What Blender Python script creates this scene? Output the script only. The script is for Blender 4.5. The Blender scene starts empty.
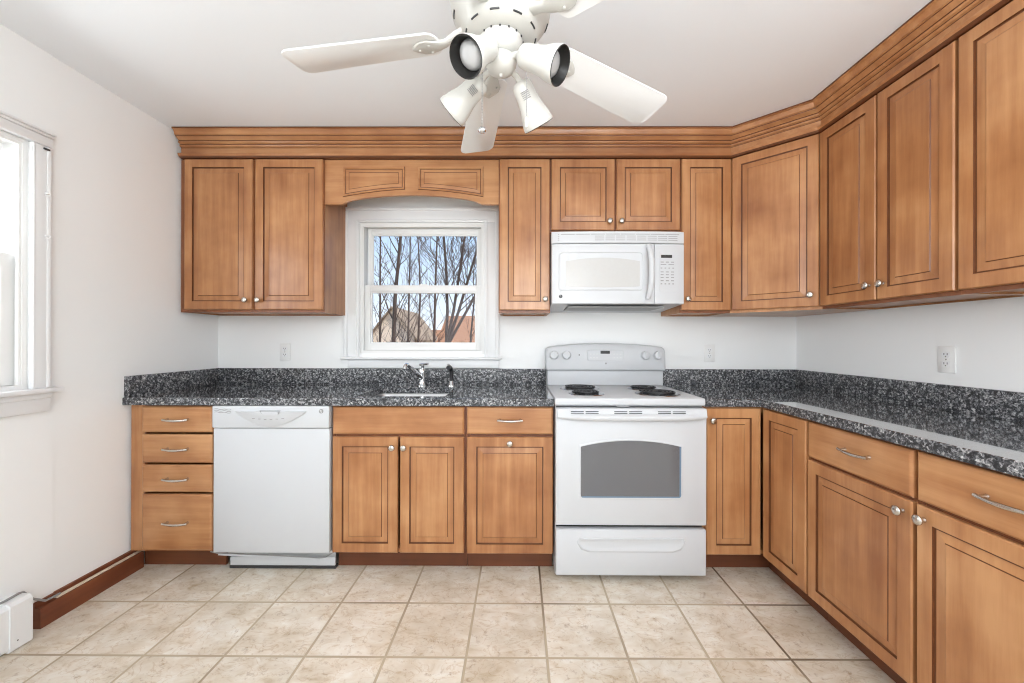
import bpy, bmesh, math, random
from math import sin, cos, pi, radians
from mathutils import Vector, Matrix

scene = bpy.context.scene
COL = scene.collection

# ------------------------------------------------------------------ camera
cam_data = bpy.data.cameras.new('camera')
cam = bpy.data.objects.new('camera', cam_data)
COL.objects.link(cam)
scene.camera = cam
cam_data.sensor_fit = 'HORIZONTAL'
cam_data.sensor_width = 36.0
cam_data.lens = 36.0 * 395.16 / 1024.0
cam_data.shift_x = -(516.9 - 512.0) / 1024.0
cam_data.shift_y = (340.833 - 341.5) / 1024.0
cam_data.clip_start = 0.02
_y, _r, _t = radians(0.30), radians(0.12), radians(0.0464)
_f = Vector((-sin(_y) * cos(_t), cos(_y) * cos(_t), sin(_t)))
_rt = Vector((cos(_y), sin(_y), 0))
_up = _rt.cross(_f)
_r2 = cos(_r) * _rt + sin(_r) * _up
_u2 = -sin(_r) * _rt + cos(_r) * _up
_m = Matrix((_r2, _u2, -_f)).transposed().to_4x4()
_m.translation = Vector((0, -2.6619, 1.2079))
cam.matrix_world = _m

# ------------------------------------------------------------------ view, sky, sun, window daylight, added fill lamps
scene.view_settings.view_transform = 'Standard'
scene.view_settings.look = 'None'
scene.view_settings.gamma = 1.0
scene.view_settings.exposure = 0.19
scene.view_settings.use_curve_mapping = False
scene.cycles.max_bounces = 10
scene.cycles.diffuse_bounces = 6
scene.cycles.glossy_bounces = 4
scene.cycles.transparent_max_bounces = 12
scene.cycles.caustics_reflective = False
scene.cycles.caustics_refractive = False
scene.cycles.sample_clamp_indirect = 6.0
scene.cycles.use_denoising = True
scene.cycles.filter_width = 1.1

world = bpy.data.worlds.new('sky')
scene.world = world
world.use_nodes = True
wn = world.node_tree.nodes
wl = world.node_tree.links
wn.clear()
w_out = wn.new('ShaderNodeOutputWorld')
w_bg = wn.new('ShaderNodeBackground')
w_tc = wn.new('ShaderNodeTexCoord')
w_sep = wn.new('ShaderNodeSeparateXYZ')
w_ramp = wn.new('ShaderNodeValToRGB')
w_ramp.color_ramp.elements[0].position = 0.0
w_ramp.color_ramp.elements[0].color = (0.86, 0.92, 1.0, 1)
w_ramp.color_ramp.elements[1].position = 0.36
w_ramp.color_ramp.elements[1].color = (0.36, 0.57, 0.90, 1)
wl.new(w_tc.outputs['Generated'], w_sep.inputs[0])
wl.new(w_sep.outputs['Z'], w_ramp.inputs['Fac'])
wl.new(w_ramp.outputs['Color'], w_bg.inputs['Color'])
w_bg.inputs['Strength'].default_value = 1.15
wl.new(w_bg.outputs[0], w_out.inputs[0])

def add_light(name, kind, loc, direction, energy, color, sx=None, sy=None):
    d = bpy.data.lights.new(name, kind)
    d.energy = energy
    d.color = color
    if kind == 'AREA':
        d.shape = 'RECTANGLE'
        d.size, d.size_y = sx, sy
    o = bpy.data.objects.new(name, d)
    COL.objects.link(o)
    o.location = loc
    o.rotation_euler = Vector(direction).to_track_quat('-Z', 'Y').to_euler()
    return o

sun = add_light('sun', 'SUN', (6, -6, 9), (-0.50, 0.30, -0.81), 4.5, (1.0, 0.95, 0.87))
sun.data.angle = radians(0.6)
# daylight at the left window; fill lamp at the added door behind the camera
add_light('left_window_daylight', 'AREA', (-2.30, -1.46, 1.60), (1, 0.0, -0.2), 24.0, (0.97, 0.985, 1.0), 1.0, 1.1)
add_light('rear_door_fill', 'AREA', (-0.1, -5.32, 1.15), (0, 1, 0.10), 32.0, (0.93, 0.97, 1.0), 3.0, 2.05)
# unseen lamp added as soft fill, bounced off the ceiling
add_light('ceiling_bounce_fill', 'AREA', (0.65, -3.75, 1.40), (0.06, 0.10, 1), 48.0, (0.94, 0.975, 1.0), 1.0, 1.0)
# broad unseen lamp added behind the camera to brighten the wall cabinets
add_light('rear_soft_fill', 'AREA', (0.08, -3.30, 1.70), (0.30, 1, 0.09), 26.0, (0.97, 0.985, 1.0), 1.3, 0.8)

# ------------------------------------------------------------------ materials
def srgb(r, g, b):
    def c(v):
        v /= 255.0
        return v / 12.92 if v <= 0.04045 else ((v + 0.055) / 1.055) ** 2.4
    return (c(r), c(g), c(b), 1.0)

def new_mat(name):
    m = bpy.data.materials.new(name)
    m.use_nodes = True
    nt = m.node_tree
    return m, nt.nodes, nt.links, nt.nodes['Principled BSDF']

def plain(name, color, rough=0.5, metal=0.0, spec=0.5, noise=0.0, nscale=8.0, bump=0.0, bscale=120.0, coat=0.0):
    m, n, l, b = new_mat(name)
    b.inputs['Base Color'].default_value = color
    b.inputs['Roughness'].default_value = rough
    b.inputs['Metallic'].default_value = metal
    b.inputs['Specular IOR Level'].default_value = spec
    b.inputs['Coat Weight'].default_value = coat
    tc = n.new('ShaderNodeTexCoord')
    if noise > 0:
        nz = n.new('ShaderNodeTexNoise')
        nz.inputs['Scale'].default_value = nscale
        nz.inputs['Detail'].default_value = 4
        l.new(tc.outputs['Object'], nz.inputs['Vector'])
        mx = n.new('ShaderNodeMix'); mx.data_type = 'RGBA'
        mx.inputs['A'].default_value = tuple(c * (1 - noise) for c in color[:3]) + (1,)
        mx.inputs['B'].default_value = tuple(min(1, c * (1 + noise)) for c in color[:3]) + (1,)
        l.new(nz.outputs['Fac'], mx.inputs['Factor'])
        l.new(mx.outputs['Result'], b.inputs['Base Color'])
    if bump > 0:
        nb = n.new('ShaderNodeTexNoise')
        nb.inputs['Scale'].default_value = bscale
        nb.inputs['Detail'].default_value = 3
        l.new(tc.outputs['Object'], nb.inputs['Vector'])
        bp = n.new('ShaderNodeBump')
        bp.inputs['Strength'].default_value = bump
        bp.inputs['Distance'].default_value = 0.002
        l.new(nb.outputs['Fac'], bp.inputs['Height'])
        l.new(bp.outputs['Normal'], b.inputs['Normal'])
    return m

def wood(name, dark, mid, light, axis='z', rough=0.3):
    """stained maple: long soft grain along one axis, a little blotch, random offset per object"""
    m, n, l, b = new_mat(name)
    tc = n.new('ShaderNodeTexCoord')
    oi = n.new('ShaderNodeObjectInfo')
    mul = n.new('ShaderNodeVectorMath'); mul.operation = 'SCALE'
    comb = n.new('ShaderNodeCombineXYZ')
    l.new(oi.outputs['Random'], comb.inputs[0]); l.new(oi.outputs['Random'], comb.inputs[1]); l.new(oi.outputs['Random'], comb.inputs[2])
    l.new(comb.outputs[0], mul.inputs[0]); mul.inputs['Scale'].default_value = 17.0
    add = n.new('ShaderNodeVectorMath'); add.operation = 'ADD'
    l.new(tc.outputs['Object'], add.inputs[0]); l.new(mul.outputs[0], add.inputs[1])
    mp = n.new('ShaderNodeMapping')
    mp.inputs['Scale'].default_value = {'z': (26, 26, 1.6), 'x': (1.6, 26, 26), 'y': (26, 1.6, 26)}[axis]
    l.new(add.outputs[0], mp.inputs['Vector'])
    g = n.new('ShaderNodeTexNoise'); g.inputs['Scale'].default_value = 1.0; g.inputs['Detail'].default_value = 6; g.inputs['Roughness'].default_value = 0.6
    l.new(mp.outputs[0], g.inputs['Vector'])
    bl = n.new('ShaderNodeTexNoise'); bl.inputs['Scale'].default_value = 5.0; bl.inputs['Detail'].default_value = 3
    l.new(add.outputs[0], bl.inputs['Vector'])
    mixf = n.new('ShaderNodeMix'); mixf.data_type = 'FLOAT'; mixf.inputs['Factor'].default_value = 0.5
    l.new(g.outputs['Fac'], mixf.inputs['A']); l.new(bl.outputs['Fac'], mixf.inputs['B'])
    ad2 = n.new('ShaderNodeMath'); ad2.operation = 'MULTIPLY_ADD'
    l.new(oi.outputs['Random'], ad2.inputs[0]); ad2.inputs[1].default_value = 0.10
    l.new(mixf.outputs['Result'], ad2.inputs[2])
    r = n.new('ShaderNodeValToRGB')
    e = r.color_ramp.elements
    e[0].position = 0.36; e[0].color = dark
    e[1].position = 0.72; e[1].color = light
    k = e.new(0.53); k.color = mid
    l.new(ad2.outputs[0], r.inputs['Fac'])
    l.new(r.outputs['Color'], b.inputs['Base Color'])
    b.inputs['Roughness'].default_value = rough
    b.inputs['Specular IOR Level'].default_value = 0.5
    bp = n.new('ShaderNodeBump'); bp.inputs['Strength'].default_value = 0.06; bp.inputs['Distance'].default_value = 0.001
    l.new(g.outputs['Fac'], bp.inputs['Height']); l.new(bp.outputs['Normal'], b.inputs['Normal'])
    return m

W_DARK, W_MID, W_LIGHT = srgb(142, 91, 56), srgb(168, 116, 75), srgb(192, 143, 99)
M_WOOD = wood('maple_upright_grain', W_DARK, W_MID, W_LIGHT, 'z')
M_WOODH = wood('maple_level_grain', W_DARK, W_MID, W_LIGHT, 'x')
M_WOODY = wood('maple_run_grain', W_DARK, W_MID, W_LIGHT, 'y')
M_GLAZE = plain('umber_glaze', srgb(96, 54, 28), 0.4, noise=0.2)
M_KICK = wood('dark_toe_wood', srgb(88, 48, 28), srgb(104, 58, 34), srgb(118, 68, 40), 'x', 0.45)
M_FRAME = wood('gap_shade_frame_maple', srgb(104, 60, 36), srgb(120, 72, 44), srgb(136, 84, 52), 'z', 0.4)  # darker than the doors: shade of the gaps between them painted in
M_WALL = plain('wall_paint', srgb(240, 241, 241), 0.55, noise=0.012, nscale=2.5, bump=0.05, bscale=180)
M_CEIL = plain('ceiling_paint', srgb(237, 241, 245), 0.6, noise=0.01, nscale=2.0, bump=0.05, bscale=160)
M_TRIM = plain('white_trim_paint', srgb(232, 233, 234), 0.3, noise=0.01, nscale=6)
M_VINYL = plain('white_vinyl', srgb(232, 232, 231), 0.35, noise=0.008, nscale=6)
M_APPL = plain('white_enamel', srgb(199, 201, 204), 0.36, noise=0.006, nscale=3)
M_APPL2 = plain('grey_white_plastic', srgb(214, 214, 214), 0.4, noise=0.01)
M_LINE = plain('soft_grey_print', srgb(150, 150, 150), 0.5, noise=0.05)
M_MWWIN = plain('pale_mesh_window', srgb(190, 189, 187), 0.25, noise=0.03, nscale=60)
M_DARKP = plain('dark_plastic', srgb(52, 52, 54), 0.35, noise=0.1)
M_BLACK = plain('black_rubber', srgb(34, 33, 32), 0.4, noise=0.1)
M_COIL = plain('black_coil_metal', srgb(40, 40, 42), 0.35, metal=0.6, noise=0.1)
M_PAN = plain('chrome_drip_pan', srgb(190, 190, 192), 0.18, metal=1.0, noise=0.05)
M_NICKEL = plain('satin_nickel', srgb(205, 200, 192), 0.26, metal=1.0, noise=0.03, nscale=40)
M_CHROME = plain('polished_chrome', srgb(225, 226, 228), 0.08, metal=1.0, noise=0.01)
M_STEEL = plain('brushed_sink_steel', srgb(205, 206, 208), 0.28, metal=1.0, noise=0.04, nscale=50)
M_FAN = plain('fan_white_enamel', srgb(200, 199, 194), 0.3, noise=0.01, nscale=5)
M_BLADE = plain('fan_blade_white', srgb(238, 239, 239), 0.28, noise=0.01, nscale=5)
M_BULB = plain('frosted_lamp_glass', srgb(176, 176, 176), 0.2, noise=0.05, nscale=20)
M_BROWN = wood('brown_baseboard_wood', srgb(96, 50, 30), srgb(112, 60, 36), srgb(128, 72, 44), 'y', 0.4)
M_CABLE = plain('pale_cable_sheath', srgb(214, 196, 176), 0.5, noise=0.06)
M_METALGREY = plain('galvanised_flap', srgb(196, 200, 204), 0.35, metal=0.5, noise=0.08)
M_SHING = plain('weathered_shingles', srgb(158, 112, 84), 0.9, noise=0.45, nscale=9, bump=0.5, bscale=25)
M_ROOF2 = plain('grey_tan_roofing', srgb(150, 130, 112), 0.9, noise=0.3, nscale=6)
M_SIDING = plain('beige_siding', srgb(236, 214, 194), 0.85, noise=0.1, nscale=3)
M_SIDING2 = plain('tan_siding', srgb(176, 140, 118), 0.85, noise=0.12, nscale=3)
M_BARK = plain('grey_brown_bark', srgb(80, 62, 56), 0.9, noise=0.3, nscale=14, bump=0.6, bscale=60)
M_GRASS = plain('winter_lawn', srgb(150, 130, 100), 1.0, noise=0.3, nscale=2)

def glass_mat(name, tint, gloss=0.08):
    m, n, l, b = new_mat(name)
    n.remove(b)
    out = n['Material Output']
    tr = n.new('ShaderNodeBsdfTransparent'); tr.inputs[0].default_value = tint
    gl = n.new('ShaderNodeBsdfGlossy'); gl.inputs['Roughness'].default_value = 0.02
    fr = n.new('ShaderNodeFresnel'); fr.inputs['IOR'].default_value = 1.45
    mx = n.new('ShaderNodeMixShader')
    ge = n.new('ShaderNodeNewGeometry')
    iv = n.new('ShaderNodeMath'); iv.operation = 'SUBTRACT'; iv.inputs[0].default_value = 1.0
    l.new(ge.outputs['Backfacing'], iv.inputs[1])
    mu = n.new('ShaderNodeMath'); mu.operation = 'MULTIPLY'
    l.new(fr.outputs[0], mu.inputs[0]); l.new(iv.outputs[0], mu.inputs[1])
    l.new(mu.outputs[0], mx.inputs['Fac'])
    l.new(tr.outputs[0], mx.inputs[1]); l.new(gl.outputs[0], mx.inputs[2])
    l.new(mx.outputs[0], out.inputs['Surface'])
    return m
M_GLASS = glass_mat('window_glass', (0.97, 0.98, 0.98, 1))

def oven_glass():
    m, n, l, b = new_mat('oven_door_glass')
    tc = n.new('ShaderNodeTexCoord')
    v = n.new('ShaderNodeTexVoronoi'); v.inputs['Scale'].default_value = 500
    l.new(tc.outputs['Object'], v.inputs['Vector'])
    r = n.new('ShaderNodeValToRGB')
    r.color_ramp.elements[0].color = srgb(76, 77, 82); r.color_ramp.elements[1].color = srgb(108, 109, 113)
    l.new(v.outputs['Distance'], r.inputs['Fac'])
    l.new(r.outputs['Color'], b.inputs['Base Color'])
    b.inputs['Roughness'].default_value = 0.06
    b.inputs['Specular IOR Level'].default_value = 0.9
    return m
M_OVEN = oven_glass()
M_BLUEGL = plain('blue_grey_glass_edge', srgb(104, 128, 150), 0.1, noise=0.1, nscale=20)

def granite(name, rough, coat):
    m, n, l, b = new_mat(name)
    geo = n.new('ShaderNodeNewGeometry')
    v1 = n.new('ShaderNodeTexVoronoi'); v1.inputs['Scale'].default_value = 120
    v2 = n.new('ShaderNodeTexVoronoi'); v2.inputs['Scale'].default_value = 230
    nz = n.new('ShaderNodeTexNoise'); nz.inputs['Scale'].default_value = 70; nz.inputs['Detail'].default_value = 5; nz.inputs['Roughness'].default_value = 0.6
    ds = n.new('ShaderNodeTexNoise'); ds.inputs['Scale'].default_value = 110; ds.inputs['Detail'].default_value = 2
    off = n.new('ShaderNodeVectorMath'); off.operation = 'MULTIPLY_ADD'
    off.inputs[1].default_value = (0.010, 0.010, 0.010)
    l.new(geo.outputs['Position'], ds.inputs['Vector'])
    l.new(ds.outputs['Color'], off.inputs[0]); l.new(geo.outputs['Position'], off.inputs[2])
    l.new(off.outputs[0], v1.inputs['Vector']); l.new(off.outputs[0], v2.inputs['Vector']); l.new(geo.outputs['Position'], nz.inputs['Vector'])
    s1 = n.new('ShaderNodeSeparateColor'); l.new(v1.outputs['Color'], s1.inputs[0])
    s2 = n.new('ShaderNodeSeparateColor'); l.new(v2.outputs['Color'], s2.inputs[0])
    r1 = n.new('ShaderNodeValToRGB')
    e = r1.color_ramp.elements
    e[0].position = 0.0; e[0].color = srgb(28, 29, 32)
    e[1].position = 1.0; e[1].color = srgb(214, 214, 214)
    for p, c in ((0.30, srgb(40, 41, 45)), (0.52, srgb(86, 88, 92)), (0.74, srgb(146, 147, 149))):
        k = e.new(p); k.color = c
    mx = n.new('ShaderNodeMix'); mx.data_type = 'FLOAT'; mx.inputs['Factor'].default_value = 0.42
    l.new(s1.outputs[0], mx.inputs['A']); l.new(s2.outputs[0], mx.inputs['B'])
    m2 = n.new('ShaderNodeMath'); m2.operation = 'MULTIPLY_ADD'
    l.new(nz.outputs['Fac'], m2.inputs[0]); m2.inputs[1].default_value = 1.0; m2.inputs[2].default_value = -0.54
    m3 = n.new('ShaderNodeMath'); m3.operation = 'ADD'
    l.new(mx.outputs['Result'], m3.inputs[0]); l.new(m2.outputs[0], m3.inputs[1])
    l.new(m3.outputs[0], r1.inputs['Fac'])
    l.new(r1.outputs['Color'], b.inputs['Base Color'])
    b.inputs['Roughness'].default_value = rough
    b.inputs['Coat Weight'].default_value = coat
    b.inputs['Coat Roughness'].default_value = 0.02
    b.inputs['Coat IOR'].default_value = 1.6
    return m
M_GRAN = granite('polished_speckled_granite', 0.06, 1.0)
M_GRANE = granite('honed_speckled_granite', 0.45, 0.0)

def tile_floor():
    m, n, l, b = new_mat('travertine_tile')
    tc = n.new('ShaderNodeTexCoord')
    mp = n.new('ShaderNodeMapping'); mp.inputs['Location'].default_value = (-0.1100 + 0.309 * 20, 0.842 + 0.3115 * 20, 0)
    l.new(tc.outputs['Object'], mp.inputs['Vector'])
    br = n.new('ShaderNodeTexBrick')
    br.offset = 0.0; br.squash = 1.0
    br.inputs['Scale'].default_value = 1.0
    br.inputs['Mortar Size'].default_value = 0.0056
    br.inputs['Mortar Smooth'].default_value = 0.25
    br.inputs['Bias'].default_value = 0.0
    br.inputs['Brick Width'].default_value = 0.309
    br.inputs['Row Height'].default_value = 0.3115
    br.inputs['Color1'].default_value = (0, 0, 0, 1)
    br.inputs['Color2'].default_value = (1, 1, 1, 1)
    br.inputs['Mortar'].default_value = (0.5, 0.5, 0.5, 1)
    l.new(mp.outputs[0], br.inputs['Vector'])
    # per tile shift of the veining
    sh = n.new('ShaderNodeVectorMath'); sh.operation = 'MULTIPLY_ADD'
    sh.inputs[1].default_value = (3.1, 5.3, 2.0)
    l.new(br.outputs['Color'], sh.inputs[0]); l.new(tc.outputs['Object'], sh.inputs[2])
    st = n.new('ShaderNodeMapping'); st.inputs['Scale'].default_value = (11, 17, 11); st.inputs['Rotation'].default_value = (0, 0, 0.5)
    l.new(sh.outputs[0], st.inputs['Vector'])
    n1 = n.new('ShaderNodeTexNoise'); n1.inputs['Scale'].default_value = 1.0; n1.inputs['Detail'].default_value = 7; n1.inputs['Roughness'].default_value = 0.62; n1.inputs['Distortion'].default_value = 0.7
    l.new(st.outputs[0], n1.inputs['Vector'])
    r1 = n.new('ShaderNodeValToRGB')
    e = r1.color_ramp.elements
    e[0].position = 0.28; e[0].color = srgb(196, 178, 152)
    e[1].position = 0.70; e[1].color = srgb(232, 227, 218)
    k = e.new(0.42); k.color = srgb(218, 206, 189)
    l.new(n1.outputs['Fac'], r1.inputs['Fac'])
    # small dark pits
    n2 = n.new('ShaderNodeTexNoise'); n2.inputs['Scale'].default_value = 34; n2.inputs['Detail'].default_value = 5; n2.inputs['Roughness'].default_value = 0.7
    l.new(sh.outputs[0], n2.inputs['Vector'])
    r2 = n.new('ShaderNodeValToRGB')
    r2.color_ramp.elements[0].position = 0.30; r2.color_ramp.elements[0].color = (1, 1, 1, 1)
    r2.color_ramp.elements[1].position = 0.43; r2.color_ramp.elements[1].color = (0, 0, 0, 1)
    l.new(n2.outputs['Fac'], r2.inputs['Fac'])
    pit = n.new('ShaderNodeMix'); pit.data_type = 'RGBA'
    pf = n.new('ShaderNodeMath'); pf.operation = 'MULTIPLY'; pf.inputs[1].default_value = 0.55
    l.new(r2.outputs['Color'], pf.inputs[0]); l.new(pf.outputs[0], pit.inputs['Factor'])
    l.new(r1.outputs['Color'], pit.inputs['A']); pit.inputs['B'].default_value = srgb(150, 118, 84)
    # broad clouding and thin brown veins
    cl = n.new('ShaderNodeTexNoise'); cl.inputs['Scale'].default_value = 5.0; cl.inputs['Detail'].default_value = 3
    l.new(sh.outputs[0], cl.inputs['Vector'])
    cm = n.new('ShaderNodeMix'); cm.data_type = 'RGBA'; cm.blend_type = 'MULTIPLY'; cm.inputs['Factor'].default_value = 1.0
    cr = n.new('ShaderNodeValToRGB')
    cr.color_ramp.elements[0].position = 0.3; cr.color_ramp.elements[0].color = (0.80, 0.76, 0.70, 1)
    cr.color_ramp.elements[1].position = 0.62; cr.color_ramp.elements[1].color = (1.0, 1.0, 1.0, 1)
    l.new(cl.outputs['Fac'], cr.inputs['Fac'])
    l.new(pit.outputs['Result'], cm.inputs['A']); l.new(cr.outputs['Color'], cm.inputs['B'])
    vn = n.new('ShaderNodeTexNoise'); vn.inputs['Scale'].default_value = 9.0; vn.inputs['Detail'].default_value = 6; vn.inputs['Distortion'].default_value = 1.6
    l.new(st.outputs[0], vn.inputs['Vector']); vn.inputs['Scale'].default_value = 0.8
    va = n.new('ShaderNodeMath'); va.operation = 'SUBTRACT'; va.inputs[1].default_value = 0.5
    vb = n.new('ShaderNodeMath'); vb.operation = 'ABSOLUTE'
    l.new(vn.outputs['Fac'], va.inputs[0]); l.new(va.outputs[0], vb.inputs[0])
    vr = n.new('ShaderNodeValToRGB')
    vr.color_ramp.elements[0].position = 0.0; vr.color_ramp.elements[0].color = (0.72, 0.58, 0.42, 1)
    vr.color_ramp.elements[1].position = 0.020; vr.color_ramp.elements[1].color = (1, 1, 1, 1)
    l.new(vb.outputs[0], vr.inputs['Fac'])
    vm = n.new('ShaderNodeMix'); vm.data_type = 'RGBA'; vm.blend_type = 'MULTIPLY'; vm.inputs['Factor'].default_value = 0.55
    l.new(cm.outputs['Result'], vm.inputs['A']); l.new(vr.outputs['Color'], vm.inputs['B'])
    # per tile tone
    hs = n.new('ShaderNodeHueSaturation')
    tv = n.new('ShaderNodeMath'); tv.operation = 'MULTIPLY_ADD'; tv.inputs[1].default_value = 0.10; tv.inputs[2].default_value = 0.95
    sc = n.new('ShaderNodeSeparateColor'); l.new(br.outputs['Color'], sc.inputs[0])
    l.new(sc.outputs[0], tv.inputs[0]); l.new(tv.outputs[0], hs.inputs['Value']); l.new(vm.outputs['Result'], hs.inputs['Color'])
    # grout, dirty in stretches
    n3 = n.new('ShaderNodeTexNoise'); n3.inputs['Scale'].default_value = 1.1; n3.inputs['Detail'].default_value = 1
    l.new(tc.outputs['Object'], n3.inputs['Vector'])
    r3 = n.new('ShaderNodeValToRGB')
    r3.color_ramp.elements[0].position = 0.50; r3.color_ramp.elements[0].color = srgb(184, 168, 144)
    r3.color_ramp.elements[1].position = 0.64; r3.color_ramp.elements[1].color = srgb(104, 84, 62)
    l.new(n3.outputs['Fac'], r3.inputs['Fac'])
    fin = n.new('ShaderNodeMix'); fin.data_type = 'RGBA'
    l.new(br.outputs['Fac'], fin.inputs['Factor']); l.new(hs.outputs['Color'], fin.inputs['A']); l.new(r3.outputs['Color'], fin.inputs['B'])
    l.new(fin.outputs['Result'], b.inputs['Base Color'])
    rr = n.new('ShaderNodeMath'); rr.operation = 'MULTIPLY_ADD'; rr.inputs[1].default_value = 0.4; rr.inputs[2].default_value = 0.36
    l.new(br.outputs['Fac'], rr.inputs[0]); l.new(rr.outputs[0], b.inputs['Roughness'])
    hb = n.new('ShaderNodeMath'); hb.operation = 'MULTIPLY_ADD'; hb.inputs[1].default_value = -1.0
    hm = n.new('ShaderNodeMath'); hm.operation = 'MULTIPLY'; hm.inputs[1].default_value = 0.22
    l.new(n1.outputs['Fac'], hm.inputs[0]); l.new(br.outputs['Fac'], hb.inputs[0]); l.new(hm.outputs[0], hb.inputs[2])
    bp = n.new('ShaderNodeBump'); bp.inputs['Strength'].default_value = 0.5; bp.inputs['Distance'].default_value = 0.004
    l.new(hb.outputs[0], bp.inputs['Height']); l.new(bp.outputs['Normal'], b.inputs['Normal'])
    return m
M_TILE = tile_floor()

# ------------------------------------------------------------------ mesh helpers
class MB:
    def __init__(self):
        self.bm = bmesh.new()

    def _faces_of(self, before, mi):
        for f in self.bm.faces:
            if f not in before:
                f.material_index = mi

    def box(self, x0, x1, y0, y1, z0, z1, mi=0, bev=0.0, seg=2):
        tmp = bmesh.new()
        r = bmesh.ops.create_cube(tmp, size=1.0)
        for v in r['verts']:
            v.co = Vector(((x0 + x1) / 2 + v.co.x * (x1 - x0), (y0 + y1) / 2 + v.co.y * (y1 - y0), (z0 + z1) / 2 + v.co.z * (z1 - z0)))
        if bev > 0:
            bmesh.ops.bevel(tmp, geom=list(tmp.edges), offset=bev, segments=seg, affect='EDGES', profile=0.5)
        self.add(tmp, mi)
        return self

    def add(self, tmp, mi=None, mat=None):
        tmp.verts.index_update()
        vs = [self.bm.verts.new(mat @ v.co if mat else v.co) for v in tmp.verts]
        for f in tmp.faces:
            try:
                nf = self.bm.faces.new([vs[v.index] for v in f.verts])
                nf.material_index = f.material_index if mi is None else mi
            except ValueError:
                pass
        tmp.free()

    def loft(self, loops, mis=None, cap0=False, cap1=True, closed=True, mcap=0):
        rows = [[self.bm.verts.new(p) for p in lp] for lp in loops]
        nrow = len(rows)
        for i in range(nrow - 1):
            a, b = rows[i], rows[i + 1]
            k = len(a)
            for j in range(k if closed else k - 1):
                q = (a[j], a[(j + 1) % k], b[(j + 1) % k], b[j])
                try:
                    f = self.bm.faces.new(q)
                    f.material_index = mis[i] if mis else mcap
                except ValueError:
                    pass
        for flag, row, rev in ((cap0, rows[0], True), (cap1, rows[-1], False)):
            if flag:
                f = self.bm.faces.new(row[::-1] if rev else row)
                f.material_index = mcap
        return self

    def tube(self, pts, r, seg=10, mi=0, caps=True):
        pts = [Vector(p) for p in pts]
        rs = r if isinstance(r, (list, tuple)) else [r] * len(pts)
        loops = []
        prev = None
        for i, p in enumerate(pts):
            if i == 0: t = pts[1] - p
            elif i == len(pts) - 1: t = p - pts[i - 1]
            else: t = (pts[i + 1] - p).normalized() + (p - pts[i - 1]).normalized()
            t.normalize()
            if prev is None:
                ref = Vector((0, 0, 1)) if abs(t.z) < 0.9 else Vector((1, 0, 0))
                u = t.cross(ref).normalized()
            else:
                u = (prev - t * prev.dot(t)).normalized()
            prev = u
            w = t.cross(u)
            loops.append([p + rs[i] * (cos(2 * pi * k / seg) * u + sin(2 * pi * k / seg) * w) for k in range(seg)])
        self.loft(loops, [mi] * (len(loops) - 1), caps, caps, True, mi)
        return self

    def lathe(self, prof, seg=24, mat=None, mi=0, mis=None, cap0=True, cap1=True):
        """profile of (radius, height) about local z, moved by mat"""
        mat = mat or Matrix()
        loops = [[mat @ Vector((max(r, 1e-5) * cos(2 * pi * k / seg), max(r, 1e-5) * sin(2 * pi * k / seg), z)) for k in range(seg)] for r, z in prof]
        self.loft(loops, mis or [mi] * (len(loops) - 1), cap0, cap1, True, mi)
        return self

    def prism(self, poly, y0, y1, mi=0, plane='xz'):
        """outline in x,z drawn out along y (or x,y along z, or y,z along x)"""
        f = {'xz': lambda a, b, c: Vector((a, c, b)), 'xy': lambda a, b, c: Vector((a, b, c)), 'yz': lambda a, b, c: Vector((c, a, b))}[plane]
        self.loft([[f(a, b, y0) for a, b in poly], [f(a, b, y1) for a, b in poly]], [mi], True, True, True, mi)
        return self

    def build(self, name, mats, parent=None, smooth=38, fix=True):
        me = bpy.data.meshes.new(name)
        if fix:
            bmesh.ops.recalc_face_normals(self.bm, faces=list(self.bm.faces))
        self.bm.to_mesh(me)
        self.bm.free()
        for m in (mats if isinstance(mats, (list, tuple)) else [mats]):
            me.materials.append(m)
        if smooth:
            me.shade_smooth()
            me.set_sharp_from_angle(angle=radians(smooth))
        o = bpy.data.objects.new(name, me)
        COL.objects.link(o)
        if parent is not None:
            o.parent = parent
        return o

def slab(outer, holes, z0, z1, ease=0.004):
    """flat plate with holes and eased top edges, as a bmesh"""
    bm = bmesh.new()
    es = []
    for lp in [outer] + holes:
        vs = [bm.verts.new((x, y, z0)) for x, y in lp]
        es += [bm.edges.new((vs[i], vs[(i + 1) % len(vs)])) for i in range(len(vs))]
    bmesh.ops.triangle_fill(bm, edges=es, use_beauty=True, use_dissolve=True)
    r = bmesh.ops.extrude_face_region(bm, geom=list(bm.faces))
    for v in r['geom']:
        if isinstance(v, bmesh.types.BMVert):
            v.co.z = z1
    bmesh.ops.recalc_face_normals(bm, faces=list(bm.faces))
    if ease:
        ed = []
        for e in bm.edges:
            if len(e.link_faces) == 2 and all(v.co.z > z1 - 1e-6 for v in e.verts):
                nz = [abs(f.normal.z) for f in e.link_faces]
                if min(nz) < 0.5 < max(nz):
                    ed.append(e)
        bmesh.ops.bevel(bm, geom=ed, offset=ease, segments=2, affect='EDGES', profile=0.5)
    return bm

def round_rect(x0, x1, y0, y1, r, n=5):
    out = []
    for cx, cy, a0 in ((x1 - r, y1 - r, 0), (x0 + r, y1 - r, 90), (x0 + r, y0 + r, 180), (x1 - r, y0 + r, 270)):
        for i in range(n + 1):
            a = radians(a0 + 90 * i / n)
            out.append((cx + r * cos(a), cy + r * sin(a)))
    return out

GROUPS = {'cabinet': 'maple kitchen cabinets', 'outlet': 'white wall outlets', 'house': 'houses outside the window', 'countertop': 'granite countertops', 'hook': 'curtain hooks on the left window'}
def thing(name, label, cat, loc=(0, 0, 0), rotz=0.0, group=None):
    o = bpy.data.objects.new(name, None)
    o.empty_display_size = 0.05
    COL.objects.link(o)
    o.location = loc
    o.rotation_euler = (0, 0, rotz)
    return tag(o, label, cat, group)

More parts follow.
